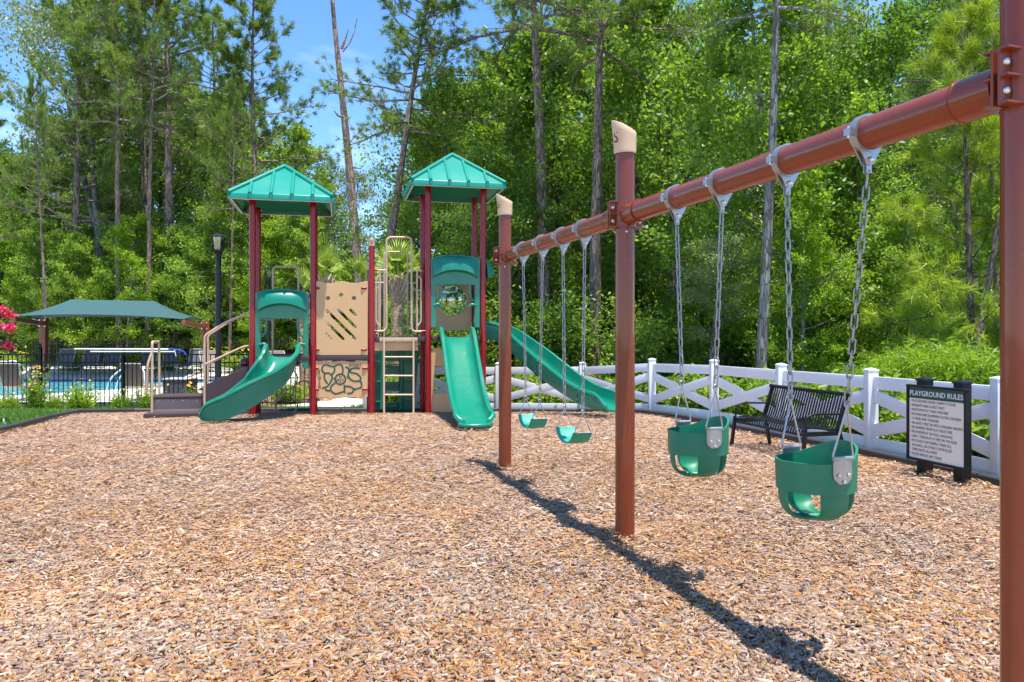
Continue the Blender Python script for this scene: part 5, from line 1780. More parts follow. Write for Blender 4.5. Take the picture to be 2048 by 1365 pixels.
# loungers ------------------------------------------------------------
def lounger(name, sling, label, group, loc, rz, back_h=0.72, ang=68, W=0.31):
    th = Thing(name, loc, label, 'lounge chair', group, rz=rz)
    zs = 0.33
    ca_, sa_ = math.cos(math.radians(ang)), math.sin(math.radians(ang))
    bk = lambda t: (0.55 + ca_ * t, zs + sa_ * t)
    mb = MB()
    for s in (-1, 1):
        mb.tube(rounded([(s * W, -0.75, zs - 0.05), (s * W, -0.7, zs), (s * W, 0.55, zs), (s * W, *bk(back_h))], 0.05), 0.018, 8)
    mb.tube([(-W, *bk(back_h)), (W, *bk(back_h))], 0.018, 8); mb.tube([(-W, -0.75, zs - 0.05), (W, -0.75, zs - 0.05)], 0.018, 8)
    th.put(mb, 'frame', M['chair_frame'], world=False, smooth=60)
    for y in (-0.5, 0.45):
        for s in (-1, 1):
            mb = MB(); mb.tube([(s * W, y, zs), (s * (W + 0.03), y + 0.06, 0.01)], 0.016, 8); th.put(mb, 'leg', M['chair_frame'], world=False)
    mb = MB(); mb.surf([[(x, 0.56 + ca_ * t + 0.015, zs + sa_ * t) for x in np.linspace(-W + 0.015, W - 0.015, 4)] for t in np.linspace(0.03, back_h - 0.02, 5)], thick=0.008); th.put(mb, 'back_sling', sling, world=False)
    mb = MB(); mb.surf([[(x, y, zs - 0.02 * math.cos(x / W * 1.5)) for x in np.linspace(-W + 0.015, W - 0.015, 5)] for y in np.linspace(-0.7, 0.52, 5)], thick=0.008); th.put(mb, 'seat_sling', sling, world=False)
    return th
far_where = ['leftmost grey sling lounger beyond the pool, beside the rust post', 'second grey sling lounger from the rust post beyond the pool', 'third grey sling lounger from the rust post beyond the pool',
             'fourth grey sling lounger from the rust post beyond the pool', 'fifth grey sling lounger beyond the pool, behind the grab loop', 'sixth grey sling lounger beyond the pool, beside the right rust post']
for (px, lb) in zip((112, 163, 209, 281, 326, 380), far_where):
    Y = 29.6
    lounger('pool_lounger', M['sling'], lb, 'grey loungers beyond the pool', ((px - CX) / F * Y, Y, DECK_Z), 0.06 * math.sin(px), back_h=0.66, ang=72)
for px, lb in ((50, 'taupe sling lounger with its back to the picket fence, by the tall yellow flowers'), (285, 'taupe sling lounger with its back to the picket fence, by the grab loop')):
    Y = 18.1
    lounger('pool_lounger', M['tan_sling'], lb, 'taupe loungers on the near pool deck', ((px - CX) / F * Y, Y, DECK_Z), PI + 0.15, back_h=0.62, ang=66, W=0.22)
for px, py, lb in ((432, 735, 'pale lounger behind the stair rail of the lower tower'), (572, 733, 'pale lounger seen under the lower tower deck'),):
    Y = 27.0
    lounger('pool_lounger', M['tan_sling'], lb, 'pale loungers behind the lower tower', ((px - CX) / F * Y, Y, DECK_Z), 0.7, back_h=0.7, ang=60)
def wicker_table(px, Y, label):
    th = Thing('wicker_table', ((px - CX) / F * Y, Y, DECK_Z), label, 'side table')
    mb = MB(); mb.box((0, 0, 0.24), (0.62, 0.55, 0.48)); th.put(mb, 'base', M['wicker'], world=False, bevel=0.02)
    mb = MB(); mb.box((0, 0, 0.495), (0.66, 0.59, 0.03)); th.put(mb, 'table_top', M['chair_frame'], world=False, bevel=0.01)
wicker_table(361, 18.3, 'charcoal wicker side table behind the picket fence near the steps')
def pool_rail(px, py, Y, label, flip=1):
    b = Vector(((px - CX) / F * Y, Y, DECK_Z))
    th = Thing('pool_hand_rail', tuple(b), label, 'hand rail', 'white pool hand rails')
    for s in (0, 0.5):
        mb = MB(); mb.tube(rounded([(0, s, 0), (0, s, 0.55), (flip * 0.35, s, 0.62), (flip * 0.75, s, 0.30), (flip * 0.85, s, -0.05)], 0.2), 0.022, 8); th.put(mb, 'rail', M['white_pipe'], world=False, smooth=60)
pool_rail(272, 0, 21.8, 'white curved hand rail at the right end of the pool', -1)
pool_rail(-8, 0, 26.9, 'white curved hand rail at the far left pool edge', 1)
def pool_pole():
    Y = 16.88
    a, b = P(149, 698.5, Y), P(337, 699, Y); c, d = P(181, 703.8, Y - 0.05), P(349, 704, Y - 0.05)
    th = Thing('pool_pole', tuple(a), 'long white pool poles with a blue hook lying along the picket fence', 'pool pole')
    mb = MB(); mb.tube([a, b], 0.017, 8); mb.tube([c, d], 0.014, 8); th.put(mb, 'pole', M['white_pipe'])
    mb = MB(); mb.tube(catmull([b, P(352, 699, Y), P(366, 703, Y), P(372, 711, Y)], 5), 0.016, 8); th.put(mb, 'hook', M['blue_hook'])
    mb = MB(); mb.tube([P(349, 700, Y - 0.05), P(352, 713, Y - 0.05)], 0.010, 6); th.put(mb, 'clip', M['white_pipe'])
pool_pole()
def flag():
    q = G(7, 858)
    th = Thing('marker_flag', tuple(q), 'small white marker flag in the grass at the left edge', 'flag')
    mb = MB(); mb.tube([q, q + UP * 0.16], 0.004, 6); th.put(mb, 'stake', M['steel'])
    mb = MB(); mb.surf([[q + Vector((0.004 + 0.05 * u * (1 - 0.8 * v), 0.008 * math.sin(6 * v), 0.02 + 0.14 * v)) for u in np.linspace(-0.6, 1, 4)] for v in np.linspace(0, 1, 6)], thick=0.002); th.put(mb, 'cloth', M['tile_flag'])
flag()

# ================================================================== vegetation
def unit(v): return v / (np.linalg.norm(v, axis=-1, keepdims=True) + 1e-9)

def leaf_arrays(pos, size, r, aspect=0.62, up=0.55, droop=0.25, shade=None, sizevar=0.35):
    n = len(pos)
    ax = unit(r.normal(0, 1, (n, 3)) + np.array([0, 0, -droop]))
    nm = r.normal(0, 1, (n, 3)) + np.array([0, 0, up * 2.2])
    sd = unit(np.cross(nm, ax)); nm = np.cross(ax, sd)
    L = size * (1 + sizevar * r.uniform(-1, 1, n)); W = L * aspect
    base = pos - ax * (L / 2)[:, None]; tip = pos + ax * (L / 2)[:, None]
    fold = nm * (W * 0.16)[:, None]
    lf = pos - ax * (L * 0.08)[:, None] + sd * (W / 2)[:, None] + fold
    rt = pos - ax * (L * 0.08)[:, None] - sd * (W / 2)[:, None] + fold
    V = np.stack([base, rt, tip, lf], 1).reshape(-1, 3)
    b = (np.arange(n) * 4)[:, None]
    Fc = (b + np.array([[0, 1, 2, 0, 2, 3]])).reshape(-1)
    return V, Fc, np.repeat(shade, 4)

def leaf_mesh(name, anch, per, spread, size, seed, mtl, aspect=0.62, up=0.55, droop=0.25, flat=0.7):
    r = np.random.default_rng(seed)
    anch = np.asarray(anch)
    n = len(anch)
    tone = np.repeat(r.beta(2.2, 2.2, n), per)
    off = r.normal(0, 1, (n * per, 3)) * spread * np.array([1, 1, flat])
    pos = np.repeat(anch, per, axis=0) + off
    sh = np.clip(tone * 0.6 + r.random(n * per) * 0.4, 0, 1)
    V, Fc, S = leaf_arrays(pos, size, r, aspect, up, droop, sh)
    return raw_mesh(name, V, Fc, np.full(len(Fc) // 3, 3), mtl, {'shade': ('FLOAT', S)})

def needle_mesh(name, anch, dirs, per, length, width, seed, mtl, cone=0.75, droop=0.0):
    r = np.random.default_rng(seed)
    anch = np.asarray(anch); dirs = np.asarray(dirs)
    n = len(anch)
    A = np.repeat(anch, per, axis=0) + r.normal(0, length * 0.16, (n * per, 3))
    D = unit(np.repeat(dirs, per, axis=0) + r.normal(0, cone, (n * per, 3)) + np.array([0, 0, -droop]))
    L = length * r.uniform(0.6, 1.15, n * per)
    sd = unit(np.cross(D, r.normal(0, 1, (n * per, 3)))) * width
    V = np.stack([A - sd, A + sd, A + D * L[:, None]], 1).reshape(-1, 3)
    tone = np.repeat(r.beta(2, 2, n), per)
    sh = np.repeat(np.clip(tone * 0.65 + r.random(n * per) * 0.35, 0, 1), 3)
    return raw_mesh(name, V, np.arange(n * per * 3), np.full(n * per, 3), mtl, {'shade': ('FLOAT', sh)})

def wobble(r, p0, d, L, n, bend, up=0.0):
    pts = [np.array(p0, float)]
    d = np.array(d, float)
    for k in range(n):
        d = d + r.normal(0, bend, 3) + np.array([0, 0, up])
        d = d / np.linalg.norm(d)
        pts.append(pts[-1] + d * (L / n))
    return np.array(pts)

def broadleaf(seed, h, r0, base, width, nbr, nsub, per, leaf, spread, bark, mtl, prof=1.0, trunk_bend=0.02, rise=0.5, flat=0.7, fork=False):
    """tapered trunk, limbs and twigs; leaf clusters sit along the outer twigs. Returns (wood mesh, crown mesh)"""
    r = np.random.default_rng(seed)
    mb = MB(); anch = []
    nt = 12
    trunk = wobble(r, (0, 0, -0.3), (0, 0, 1), h * 0.97, nt, trunk_bend, 0.03)
    mb.tube([tuple(p) for p in trunk], list(np.linspace(r0, r0 * 0.12, nt + 1) * np.r_[1.25, np.ones(nt)]), 10, caps=False)
    lim = [(trunk, r0)]
    if fork:
        s = trunk[4]; t2 = wobble(r, s, unit(np.array([0.35, 0.1, 1.0])), h * 0.58, 8, 0.03, 0.05)
        mb.tube([tuple(p) for p in t2], list(np.linspace(r0 * 0.7, r0 * 0.1, 9)), 9, caps=False)
        lim.append((t2, r0 * .7))
    for k in range(nbr):
        tr, rr = lim[k % len(lim)]
        u = (k + r.random()) / nbr
        t = base + (0.985 - base) * u
        f = t * (len(tr) - 1); i = min(int(f), len(tr) - 2)
        p = tr[i] + (tr[i + 1] - tr[i]) * (f - i)
        az = k * 2.4 + r.normal(0, 0.4)
        R = width * (max(0.02, math.sin(PI * (0.10 + 0.86 * u ** prof))) ** 0.75) * r.uniform(0.6, 1.15)
        el = rise * (0.4 + 0.9 * u) + r.normal(0, 0.15)
        d = np.array([math.cos(az) * math.cos(el), math.sin(az) * math.cos(el), math.sin(el)])
        br = wobble(r, p, d, R, 5, 0.13, 0.02)
        rb = max(0.012, rr * 0.28 * (1 - 0.7 * t))
        mb.tube([tuple(q) for q in br], list(np.linspace(rb, rb * 0.25, 6)), 5, caps=False)
        for s in range(nsub):
            v = 0.25 + 0.75 * (s + r.random()) / nsub
            g = v * 5; j = min(int(g), 4)
            q = br[j] + (br[j + 1] - br[j]) * (g - j)
            dd = unit(br[min(j + 1, 5)] - br[j] + r.normal(0, 0.55, 3) * R / 5 * 1.2)
            ls = R * r.uniform(0.22, 0.45)
            sb = wobble(r, q, dd, ls, 3, 0.2, 0.05)
            mb.tube([tuple(x) for x in sb], list(np.linspace(rb * 0.4, rb * 0.12, 4)), 3, caps=False)
            for w in (1.2, 2.1, 3.0):
                j2 = min(int(w), 2)
                anch.append(sb[j2] + (sb[j2 + 1] - sb[j2]) * (w - j2))
    wood = mb.mesh('trunk', bark, 60, fix=False)
    crown = leaf_mesh('crown', anch, per, spread, leaf, seed + 100, mtl, flat=flat)
    return wood, crown

def pine(seed, h, r0, base, width, nbr, nsub, per, nl, bark, mtl, nw=0.013, lean=0.012, dead=6):
    r = np.random.default_rng(seed)
    mb = MB(); anch, dirs = [], []
    trunk = wobble(r, (0, 0, -0.3), (0, 0, 1), h, 14, lean, 0.03)
    mb.tube([tuple(p) for p in trunk], list(np.linspace(r0, r0 * 0.16, 15) * np.r_[1.2, np.ones(14)]), 12, caps=False)
    def on_trunk(t):
        f = t * 14; i = min(int(f), 13)
        return trunk[i] + (trunk[i + 1] - trunk[i]) * (f - i)
    for k in range(dead):
        t = r.uniform(0.2, base); az = r.uniform(0, 2 * PI)
        d = np.array([math.cos(az), math.sin(az), r.uniform(-0.2, 0.3)])
        b = wobble(r, on_trunk(t), d, r.uniform(0.4, 1.6), 3, 0.2)
        mb.tube([tuple(q) for q in b], [0.03, 0.02, 0.012, 0.006], 4, caps=False)
    for k in range(nbr):
        u = (k + r.random()) / nbr
        t = base + (0.995 - base) * u
        az = k * 2.4 + r.normal(0, 0.5)
        R = width * (1 - 0.72 * u ** 1.5) * r.uniform(0.55, 1.15)
        el = -0.10 + 0.9 * u + r.normal(0, 0.15)
        d = np.array([math.cos(az) * math.cos(el), math.sin(az) * math.cos(el), math.sin(el)])
        br = wobble(r, on_trunk(t), d, R, 6, 0.11, 0.04)
        rb = max(0.015, r0 * 0.26 * (1 - 0.6 * u))
        mb.tube([tuple(q) for q in br], list(np.linspace(rb, rb * 0.3, 7)), 5, caps=False)
        for s in range(nsub):
            v = 0.35 + 0.65 * (s + r.random()) / nsub
            g = v * 6; j = min(int(g), 5)
            q = br[j] + (br[j + 1] - br[j]) * (g - j)
            dd = unit(unit(br[j + 1] - br[j]) + r.normal(0, 0.6, 3) + np.array([0, 0, 0.15]))
            ls = R * r.uniform(0.14, 0.34)
            sb = wobble(r, q, dd, ls, 2, 0.2, 0.08)
            mb.tube([tuple(x) for x in sb], [rb * 0.35, rb * 0.25, rb * 0.12], 3, caps=False)
            for x in (0.55, 1.0):
                anch.append(sb[0] + (sb[2] - sb[0]) * x); dirs.append(dd)
    wood = mb.mesh('trunk', bark, 60, fix=False)
    crown = needle_mesh('crown', anch, dirs, per, nl, nw, seed + 50, mtl)
    return wood, crown

def bush(seed, h, w, n, per, leaf, spread, mtl, bark, aspect=0.5, up=0.5, droop=0.25):
    r = np.random.default_rng(seed)
    mb = MB(); anch = []
    for k in range(n):
        az = r.uniform(0, 2 * PI); tilt = abs(r.normal(0, 0.45))
        d = np.array([math.sin(tilt) * math.cos(az), math.sin(tilt) * math.sin(az), math.cos(tilt)])
        p0 = np.array([r.normal(0, w * 0.15), r.normal(0, w * 0.15), -0.05])
        st = wobble(r, p0, d, h * r.uniform(0.55, 1.05), 5, 0.14, 0.0)
        st[:, :2] *= (w / h)
        mb.tube([tuple(q) for q in st], list(np.linspace(0.012, 0.004, 6) * max(1, h * .6)), 4, caps=False)
        for v in np.linspace(0.22, 1.0, 7):
            g = v * 5; j = min(int(g), 4)
            anch.append(st[j] + (st[j + 1] - st[j]) * (g - j) + r.normal(0, 0.06 * w, 3) * np.array([1, 1, 0.5]))
    wood = mb.mesh('stem', bark, 60, fix=False)
    return wood, leaf_mesh('foliage', anch, per, spread, leaf, seed + 9, mtl, aspect=aspect, up=up, droop=droop)

PROTO = {
    'gum':    (broadleaf(11, 16, 0.21, 0.13, 4.0, 46, 6, 26, 0.19, 0.26, M['grey_bark'], M['leaf'], prof=0.75, rise=0.45), 16),
    'oak':    (broadleaf(12, 14, 0.20, 0.20, 4.6, 44, 6, 26, 0.17, 0.30, M['dark_bark'], M['leaf_deep'], prof=0.95, rise=0.5), 14),
    'gum2':   (broadleaf(13, 15, 0.17, 0.10, 3.3, 44, 6, 24, 0.19, 0.25, M['dark_bark'], M['leaf'], prof=0.8, rise=0.55), 15),
    'tall':   (broadleaf(14, 19, 0.22, 0.36, 3.6, 36, 6, 22, 0.15, 0.30, M['grey_bark'], M['leaf_grey'], prof=0.9, rise=0.6, fork=True), 19),
    'under':  (broadleaf(15, 7, 0.09, 0.08, 2.5, 34, 6, 20, 0.15, 0.20, M['dark_bark'], M['leaf'], prof=0.8, rise=0.35), 7),
    'pine':   (pine(21, 24, 0.27, 0.56, 4.4, 46, 12, 30, 0.32, M['pine_bark'], M['needle'], nw=0.016), 24),
    'pine2':  (pine(22, 20, 0.24, 0.36, 4.0, 54, 12, 30, 0.32, M['pine_bark'], M['needle'], nw=0.016), 20),
    'young':  (pine(23, 9, 0.10, 0.14, 2.4, 40, 8, 40, 0.30, M['dark_bark'], M['needle_lime'], nw=0.0075, dead=0), 9),
    'bush':   (bush(31, 2.6, 1.7, 34, 22, 0.14, 0.20, M['leaf_deep'], M['dark_bark']), 2.6),
    'bush2':  (bush(32, 3.2, 1.8, 34, 22, 0.12, 0.22, M['leaf'], M['dark_bark']), 3.2),
    'hedge':  (bush(33, 0.85, 0.75, 22, 12, 0.115, 0.085, M['leaf'], M['dark_bark'], aspect=0.5, up=0.3), 0.85),
    'weed':   (bush(34, 1.5, 0.95, 30, 24, 0.15, 0.13, M['leaf_lime'], M['dark_bark'], aspect=0.14, up=0.0, droop=0.1), 1.5),
    'flower': (bush(35, 0.6, 0.55, 22, 14, 0.055, 0.06, M['leaf_lime'], M['dark_bark'], aspect=0.42), 0.6),
}
USED = set()
NAMES = {'gum': 'broadleaf_tree', 'gum2': 'broadleaf_tree', 'oak': 'broadleaf_tree', 'tall': 'broadleaf_tree', 'under': 'small_tree', 'pine': 'pine_tree', 'pine2': 'pine_tree', 'young': 'young_pine_tree',
         'bush': 'shrub', 'bush2': 'shrub', 'hedge': 'hedge_plant', 'weed': 'feathery_weed', 'flower': 'flowering_shrub'}
_trees = [0]
def plant(kind, x, y, height, label, group=None, rz=None, tilt=0.0, wide=1.0, leaf=None, bark=None, z=None, cat=None):
    """one tree or shrub: trunk and crown share mesh data with others of its kind"""
    (wood, crown), h0 = PROTO[kind]
    _trees[0] += 1
    nm = NAMES[kind]
    s = height / h0
    root = empty(nm, (x, y, gzf(x, y) if z is None else z))
    root.rotation_euler = (0, tilt, 0)
    tag(root, label, cat or ('pine tree' if 'pine' in nm else 'tree' if 'tree' in nm else 'shrub'), group)
    rz = _trees[0] * 2.399 if rz is None else rz
    parts = ('trunk', 'crown') if 'tree' in nm else ('stems', 'foliage')
    for pn, me in zip(parts, (wood, crown)):
        o = obj(pn, me, root, rot=(0, 0, rz), scale=(s * wide, s * wide, s))
        if leaf and pn in ('crown', 'foliage'):
            o.material_slots[0].link = 'OBJECT'
            o.material_slots[0].material = M[leaf]
        if bark and pn == 'trunk':
            o.material_slots[0].link = 'OBJECT'
            o.material_slots[0].material = M[bark]
    return root
def tree_px(kind, px, Y, top_py, label, **k):
    """tree at column px and distance Y whose top reaches picture row top_py"""
    if px < 740 and Y < 38.5 and kind != 'flower': Y = (37.6 if 'pine' in kind else 40.5) + (Y - 27) * (0.25 if 'pine' in kind else 0.5)
    x = (px - CX) / F * Y
    h = H + (HOR - top_py) / F * Y - gzf(x, Y)
    return plant(kind, x, Y, h, label, **k)

# single trees one can point to -----------------------------------------------------------
T = tree_px
T('tall', 192, 30, -110, 'tall pale forked tree with grey green leaves above the pool canopy')
T('pine2', 146, 33, -60, 'dark pine just left of the pale forked tree')
T('pine', 336, 32, -230, 'tall dark pine with a long straight trunk above the canopy right end', rz=1.1)
T('pine', 293, 45, -60, 'thinner pine left of the tall dark pine, farther back', rz=2.0)
T('pine', 240, 48, -20, 'thin far pine between the forked tree and the tall dark pine')
T('pine2', 516, 38, -25, 'broad crowned pine directly above the lower tower roof', rz=0.5)
T('pine', 428, 50, 40, 'far pine between the tall dark pine and the broad crowned pine')
T('oak', 18, 41, 300, 'dark green tree at the left edge above the crepe myrtle')
T('pine2', -40, 44, 130, 'pine partly cut by the left edge of the picture')
T('gum2', 62, 31, 355, 'lime green tree at the left behind the pool canopy', leaf='leaf_lime')
T('oak', 248, 35, 380, 'rounded green tree behind the middle of the pool canopy')
T('under', 118, 29, 470, 'small leafy tree behind the left end of the pool canopy')
T('under', 205, 28.5, 560, 'small yellow green tree just above the pool canopy ridge', leaf='leaf_lime', wide=0.8)
T('gum2', 330, 30, 455, 'leafy green tree behind the right end of the pool canopy')
T('gum', 420, 31, 400, 'bright leafy tree behind the tall lamp post')
T('oak', 500, 34, 330, 'green tree behind the left edge of the lower tower roof')
T('gum', 585, 37, 245, 'leafy tree right above the lower tower roof peak')
T('tall', 668, 35, 300, 'sparse grey green tree between the lower roof and the bare leaning trunk', wide=0.9)
T('under', 560, 29, 470, 'small tree seen between the posts of the lower tower')
T('under', 690, 27, 520, 'small tree behind the short palm and the tan panels')
T('gum2', 838, 34, 215, 'leafy tree left of the taller tower roof')
T('oak', 905, 31, 175, 'dense tree right above the taller tower roof')
T('gum', 985, 35, 75, 'tall leafy tree right of the taller tower roof')
T('oak', 1012, 27, 300, 'dark tree behind the far brown swing post')
T('gum2', 1135, 32, 40, 'leafy tree between the two big pine trunks')
T('gum', 1275, 31, 60, 'broad tree behind the middle brown swing post')
T('oak', 1355, 27, 0, 'big dark green tree just right of the middle swing post')
T('tall', 1425, 19.5, 455, 'pale grey green small tree behind the chains of the farther bucket swing', wide=1.6)
T('gum', 1548, 21, -130, 'tall bright green tree behind the swing beam and the lichen grey trunk', rz=0.4)
T('gum2', 1655, 25, 70, 'leafy tree right of the grey sweetgum trunk')
T('gum', 1605, 18.5, 335, 'bright green tree above the bench', leaf='leaf_lime', wide=0.9)
T('gum2', 1715, 20.5, 190, 'bright leafy tree behind the nearer bucket swing chains')
T('oak', 1762, 23, 20, 'tall dark green tree behind the right part of the beam')
T('gum', 1832, 18.5, 370, 'full bright green tree behind the rules sign')
T('young', 1945, 14.5, 25, 'young yellow green pine beside the near brown post', rz=0.7)
T('young', 1990, 17.5, 240, 'second young pine low behind the near brown post', rz=2.7)
T('pine', 1950, 34, -80, 'far dark pine above the young yellow green pine')
T('gum', 2110, 15, 100, 'leafy tree just outside the right edge of the picture')
T('pine2', 1880, 30, 120, 'dark pine trunk deep in the wood above the rules sign')

def trunk_between(kind, p_low, p_high, Y, label, extra=1.35, rz=0.0, wide=1.0, **kw):
    """tree whose trunk passes through two picture points"""
    a, b = P(*p_low, Y), P(*p_high, Y)
    d = (b - a).normalized()
    k = (a.z - gzf(a.x, Y)) / d.z
    base = a - d * k
    tilt = math.atan2(d.x, d.z)
    h = (b - base).length * extra
    return plant(kind, base.x, Y, h, label, rz=rz, tilt=tilt, wide=wide, **kw)
trunk_between('pine', (778, 470), (842, 20), 29, 'leaning pine between the two towers, trunk slanting up to the right', 1.22, rz=0.3, wide=1.1)
trunk_between('pine', (1092, 700), (1071, 10), 26.5, 'tall straight pine trunk right of the far brown swing post', 1.7, rz=0.8, wide=1.0)
trunk_between('pine', (1104, 500), (1094, 10), 36, 'second pine trunk close behind the straight one', 1.25, rz=1.9, wide=0.8)
trunk_between('pine', (1190, 700), (1214, 10), 25, 'rough barked pine trunk just left of the middle brown swing post', 1.55, rz=2.5, wide=1.05)
trunk_between('pine', (1948, 745), (2004, 430), 14.2, 'slender leaning pine trunk behind the right sign post', 2.6, rz=1.2, wide=0.62)
trunk_between('pine', (1998, 740), (1990, 520), 16.5, 'dark pine trunk right beside the near brown post', 3.0, rz=0.2, wide=0.6)

trunk_between('pine', (1526, 690), (1560, 10), 17.6, 'tall lichen grey trunk rising behind the swing beam and the bench', 1.75, rz=0.9, wide=0.75, bark='grey_bark')
trunk_between('pine', (238, 600), (236, 60), 37.4, 'straight pine trunk between the forked tree and the tall dark pine', 1.3, rz=4.1, wide=0.7)
trunk_between('pine', (296, 560), (300, 60), 37.3, 'thin pine trunk above the right half of the pool canopy', 1.3, rz=5.1, wide=0.6)
def snag():
    Y = 33
    a, b = P(722, 640, Y), P(659, -60, Y)
    base = Vector((a.x + (a - b).x / (a - b).z * 0 + 0.15, Y, gzf(0, Y)))
    th = Thing('dead_pine_tree', tuple(base), 'bare dead leaning trunk against the sky between the two roofs', 'tree')
    pts = catmull([base - UP * 0.2, P(718, 560, Y), P(700, 350, Y), P(685, 200, Y), P(672, 80, Y), b], 4)
    mb = MB(); mb.tube(pts, list(np.linspace(0.24, 0.075, len(pts))), 10); th.put(mb, 'trunk', M['pine_bark'], smooth=60)
    for q in ([P(683, 98, Y), P(690, 80, Y), P(697, 58, Y)], [P(686, 104, Y), P(700, 85, Y + .3), P(708, 66, Y + .5), P(714, 38, Y + .6)], [P(700, 330, Y), P(706, 335, Y), P(722, 338, Y + .5)], [P(690, 235, Y), P(676, 232, Y - .4), P(668, 222, Y - .6)]):
        mb = MB(); mb.tube(q, list(np.linspace(0.075 if len(q) == 3 else 0.035, 0.018, len(q))), 6); th.put(mb, 'branch', M['pine_bark'])
snag()

for px, tp, kd, lf, lb in ((15, 470, 'gum2', 'leaf_lime', 'lime green tree at the left edge behind the loungers'), (95, 430, 'gum', 'leaf', 'bright green tree over the left rust post'), (170, 455, 'gum2', 'leaf', 'bright tree over the canopy ridge left end'),
                       (255, 420, 'gum', 'leaf_lime', 'light green tree over the canopy ridge right end'), (345, 440, 'gum2', 'leaf', 'bright tree over the right rust post'), (430, 380, 'gum', 'leaf', 'bright tall leafy tree left of the lower tower'),
                       (520, 430, 'gum2', 'leaf_lime', 'light green tree between the posts of the lower tower'), (610, 400, 'gum', 'leaf', 'bright leafy tree right of the lower tower roof')):
    Y = 37.3; x = (px - CX) / F * Y
    plant(kd, x, Y, H + (HOR - tp) / F * Y + 0.2, lb, group='bright broadleaf trees behind the pool', leaf=lf, wide=1.1)
# the wood behind: individual trees that close the view --------------------------------------
rr = random.Random(5)
ORD = ('first', 'second', 'third', 'fourth', 'fifth', 'sixth', 'seventh', 'eighth', 'ninth', 'tenth')
def where(px):
    for lim, w in ((40, 'at the left edge'), (140, 'over the left end of the pool canopy'), (250, 'over the middle of the pool canopy'), (390, 'over the right end of the pool canopy'), (470, 'behind the tall lamp post'), (640, 'behind the lower tower'),
                   (760, 'behind the tan panels'), (850, 'behind the taller palm'), (960, 'behind the taller tower'), (1060, 'behind the far swing post'), (1160, 'left of the rough pine trunk'), (1230, 'behind the rough pine trunk'), (1330, 'behind the middle swing post'),
                   (1450, 'behind the farther bucket swing'), (1580, 'above the bench left end'), (1700, 'above the bench right end'), (1800, 'between bench and rules sign'), (1920, 'above the rules sign'), (2010, 'beside the near swing post')):
        if px < lim: return w
    return 'beyond the near swing post'
def back_row(n, y0, y1, px0, px1, top, kinds, label, group, jit=40):
    cols = [px0 + (px1 - px0) * (k + rr.uniform(-0.3, 0.3) + 0.5) / n for k in range(n)]
    seen = {}
    for k in range(n):
        px = cols[k]
        w_ = where(px); seen[w_] = seen.get(w_, 0) + 1
        many = sum(1 for c in cols if where(c) == w_) > 1
        Y = rr.uniform(y0, y1)
        tp = top(px) + rr.uniform(-jit, jit)
        T(kinds[k % len(kinds)], px, Y, tp, (ORD[seen[w_] - 1] + ' ' if many else '') + label % w_ + (', from left' if many else ''), group=group, wide=rr.uniform(0.95, 1.25))
def sky_line(px):
    """row of the tree tops along the picture: lower where the photograph shows open sky"""
    xs = [-300, 0, 90, 180, 330, 480, 560, 640, 720, 780, 860, 980, 1150, 1300, 1500, 1700, 1850, 1930, 2300]
    ys = [250, 330, 300, 180, 150, 170, 260, 380, 440, 400, 230, 120, 60, 40, 20, 60, 130, 120, 60]
    return float(np.interp(px, xs, ys))
back_row(22, 46, 60, -180, 2250, sky_line, ('oak', 'gum2', 'pine2', 'gum'), 'far wood tree, %s', 'far trees of the wood')
back_row(18, 62, 80, -250, 2300, lambda p: sky_line(p) + 60, ('oak', 'gum'), 'farthest wood tree, %s', 'farthest trees of the wood')
back_row(14, 37, 45, 420, 2200, lambda p: 480, ('under', 'oak'), 'low tree deep in the wood, %s', 'low trees deep in the wood', 70)
back_row(12, 20.5, 25, 900, 2150, lambda p: 575, ('bush2', 'under', 'bush'), 'undergrowth shrub behind white fence, %s', 'undergrowth shrubs behind the white fence', 45)
back_row(16, 36.8, 41, -60, 760, lambda p: 600, ('bush2', 'bush', 'under'), 'undergrowth shrub beyond pool, %s', 'undergrowth shrubs behind the pool', 40)
back_row(14, 27, 33, 800, 1950, lambda p: 560, ('bush', 'bush2'), 'dark shrub inside the wood, %s', 'dark shrubs inside the wood', 60)
for k, (px, py, Y) in enumerate(((1880, 470, 26), (1905, 470, 31), (1925, 500, 28), (1940, 480, 36), (1480, 600, 30), (1046, 600, 30), (1118, 600, 31), (860, 560, 34), (460, 560, 36), (95, 560, 34))):
    trunk_between('pine', (px, 690), (px + rr.uniform(-8, 8), py), Y, ('slim dark trunk deep in the wood, ' if k != 3 else 'farthest slim dark trunk of the wood, ') + (where(px) if k not in (0, 1) else ('above the left sign post', 'between the two sign posts')[k]), 3.2, rz=k, wide=0.55)['group'] = 'slim trunks deep in the wood'

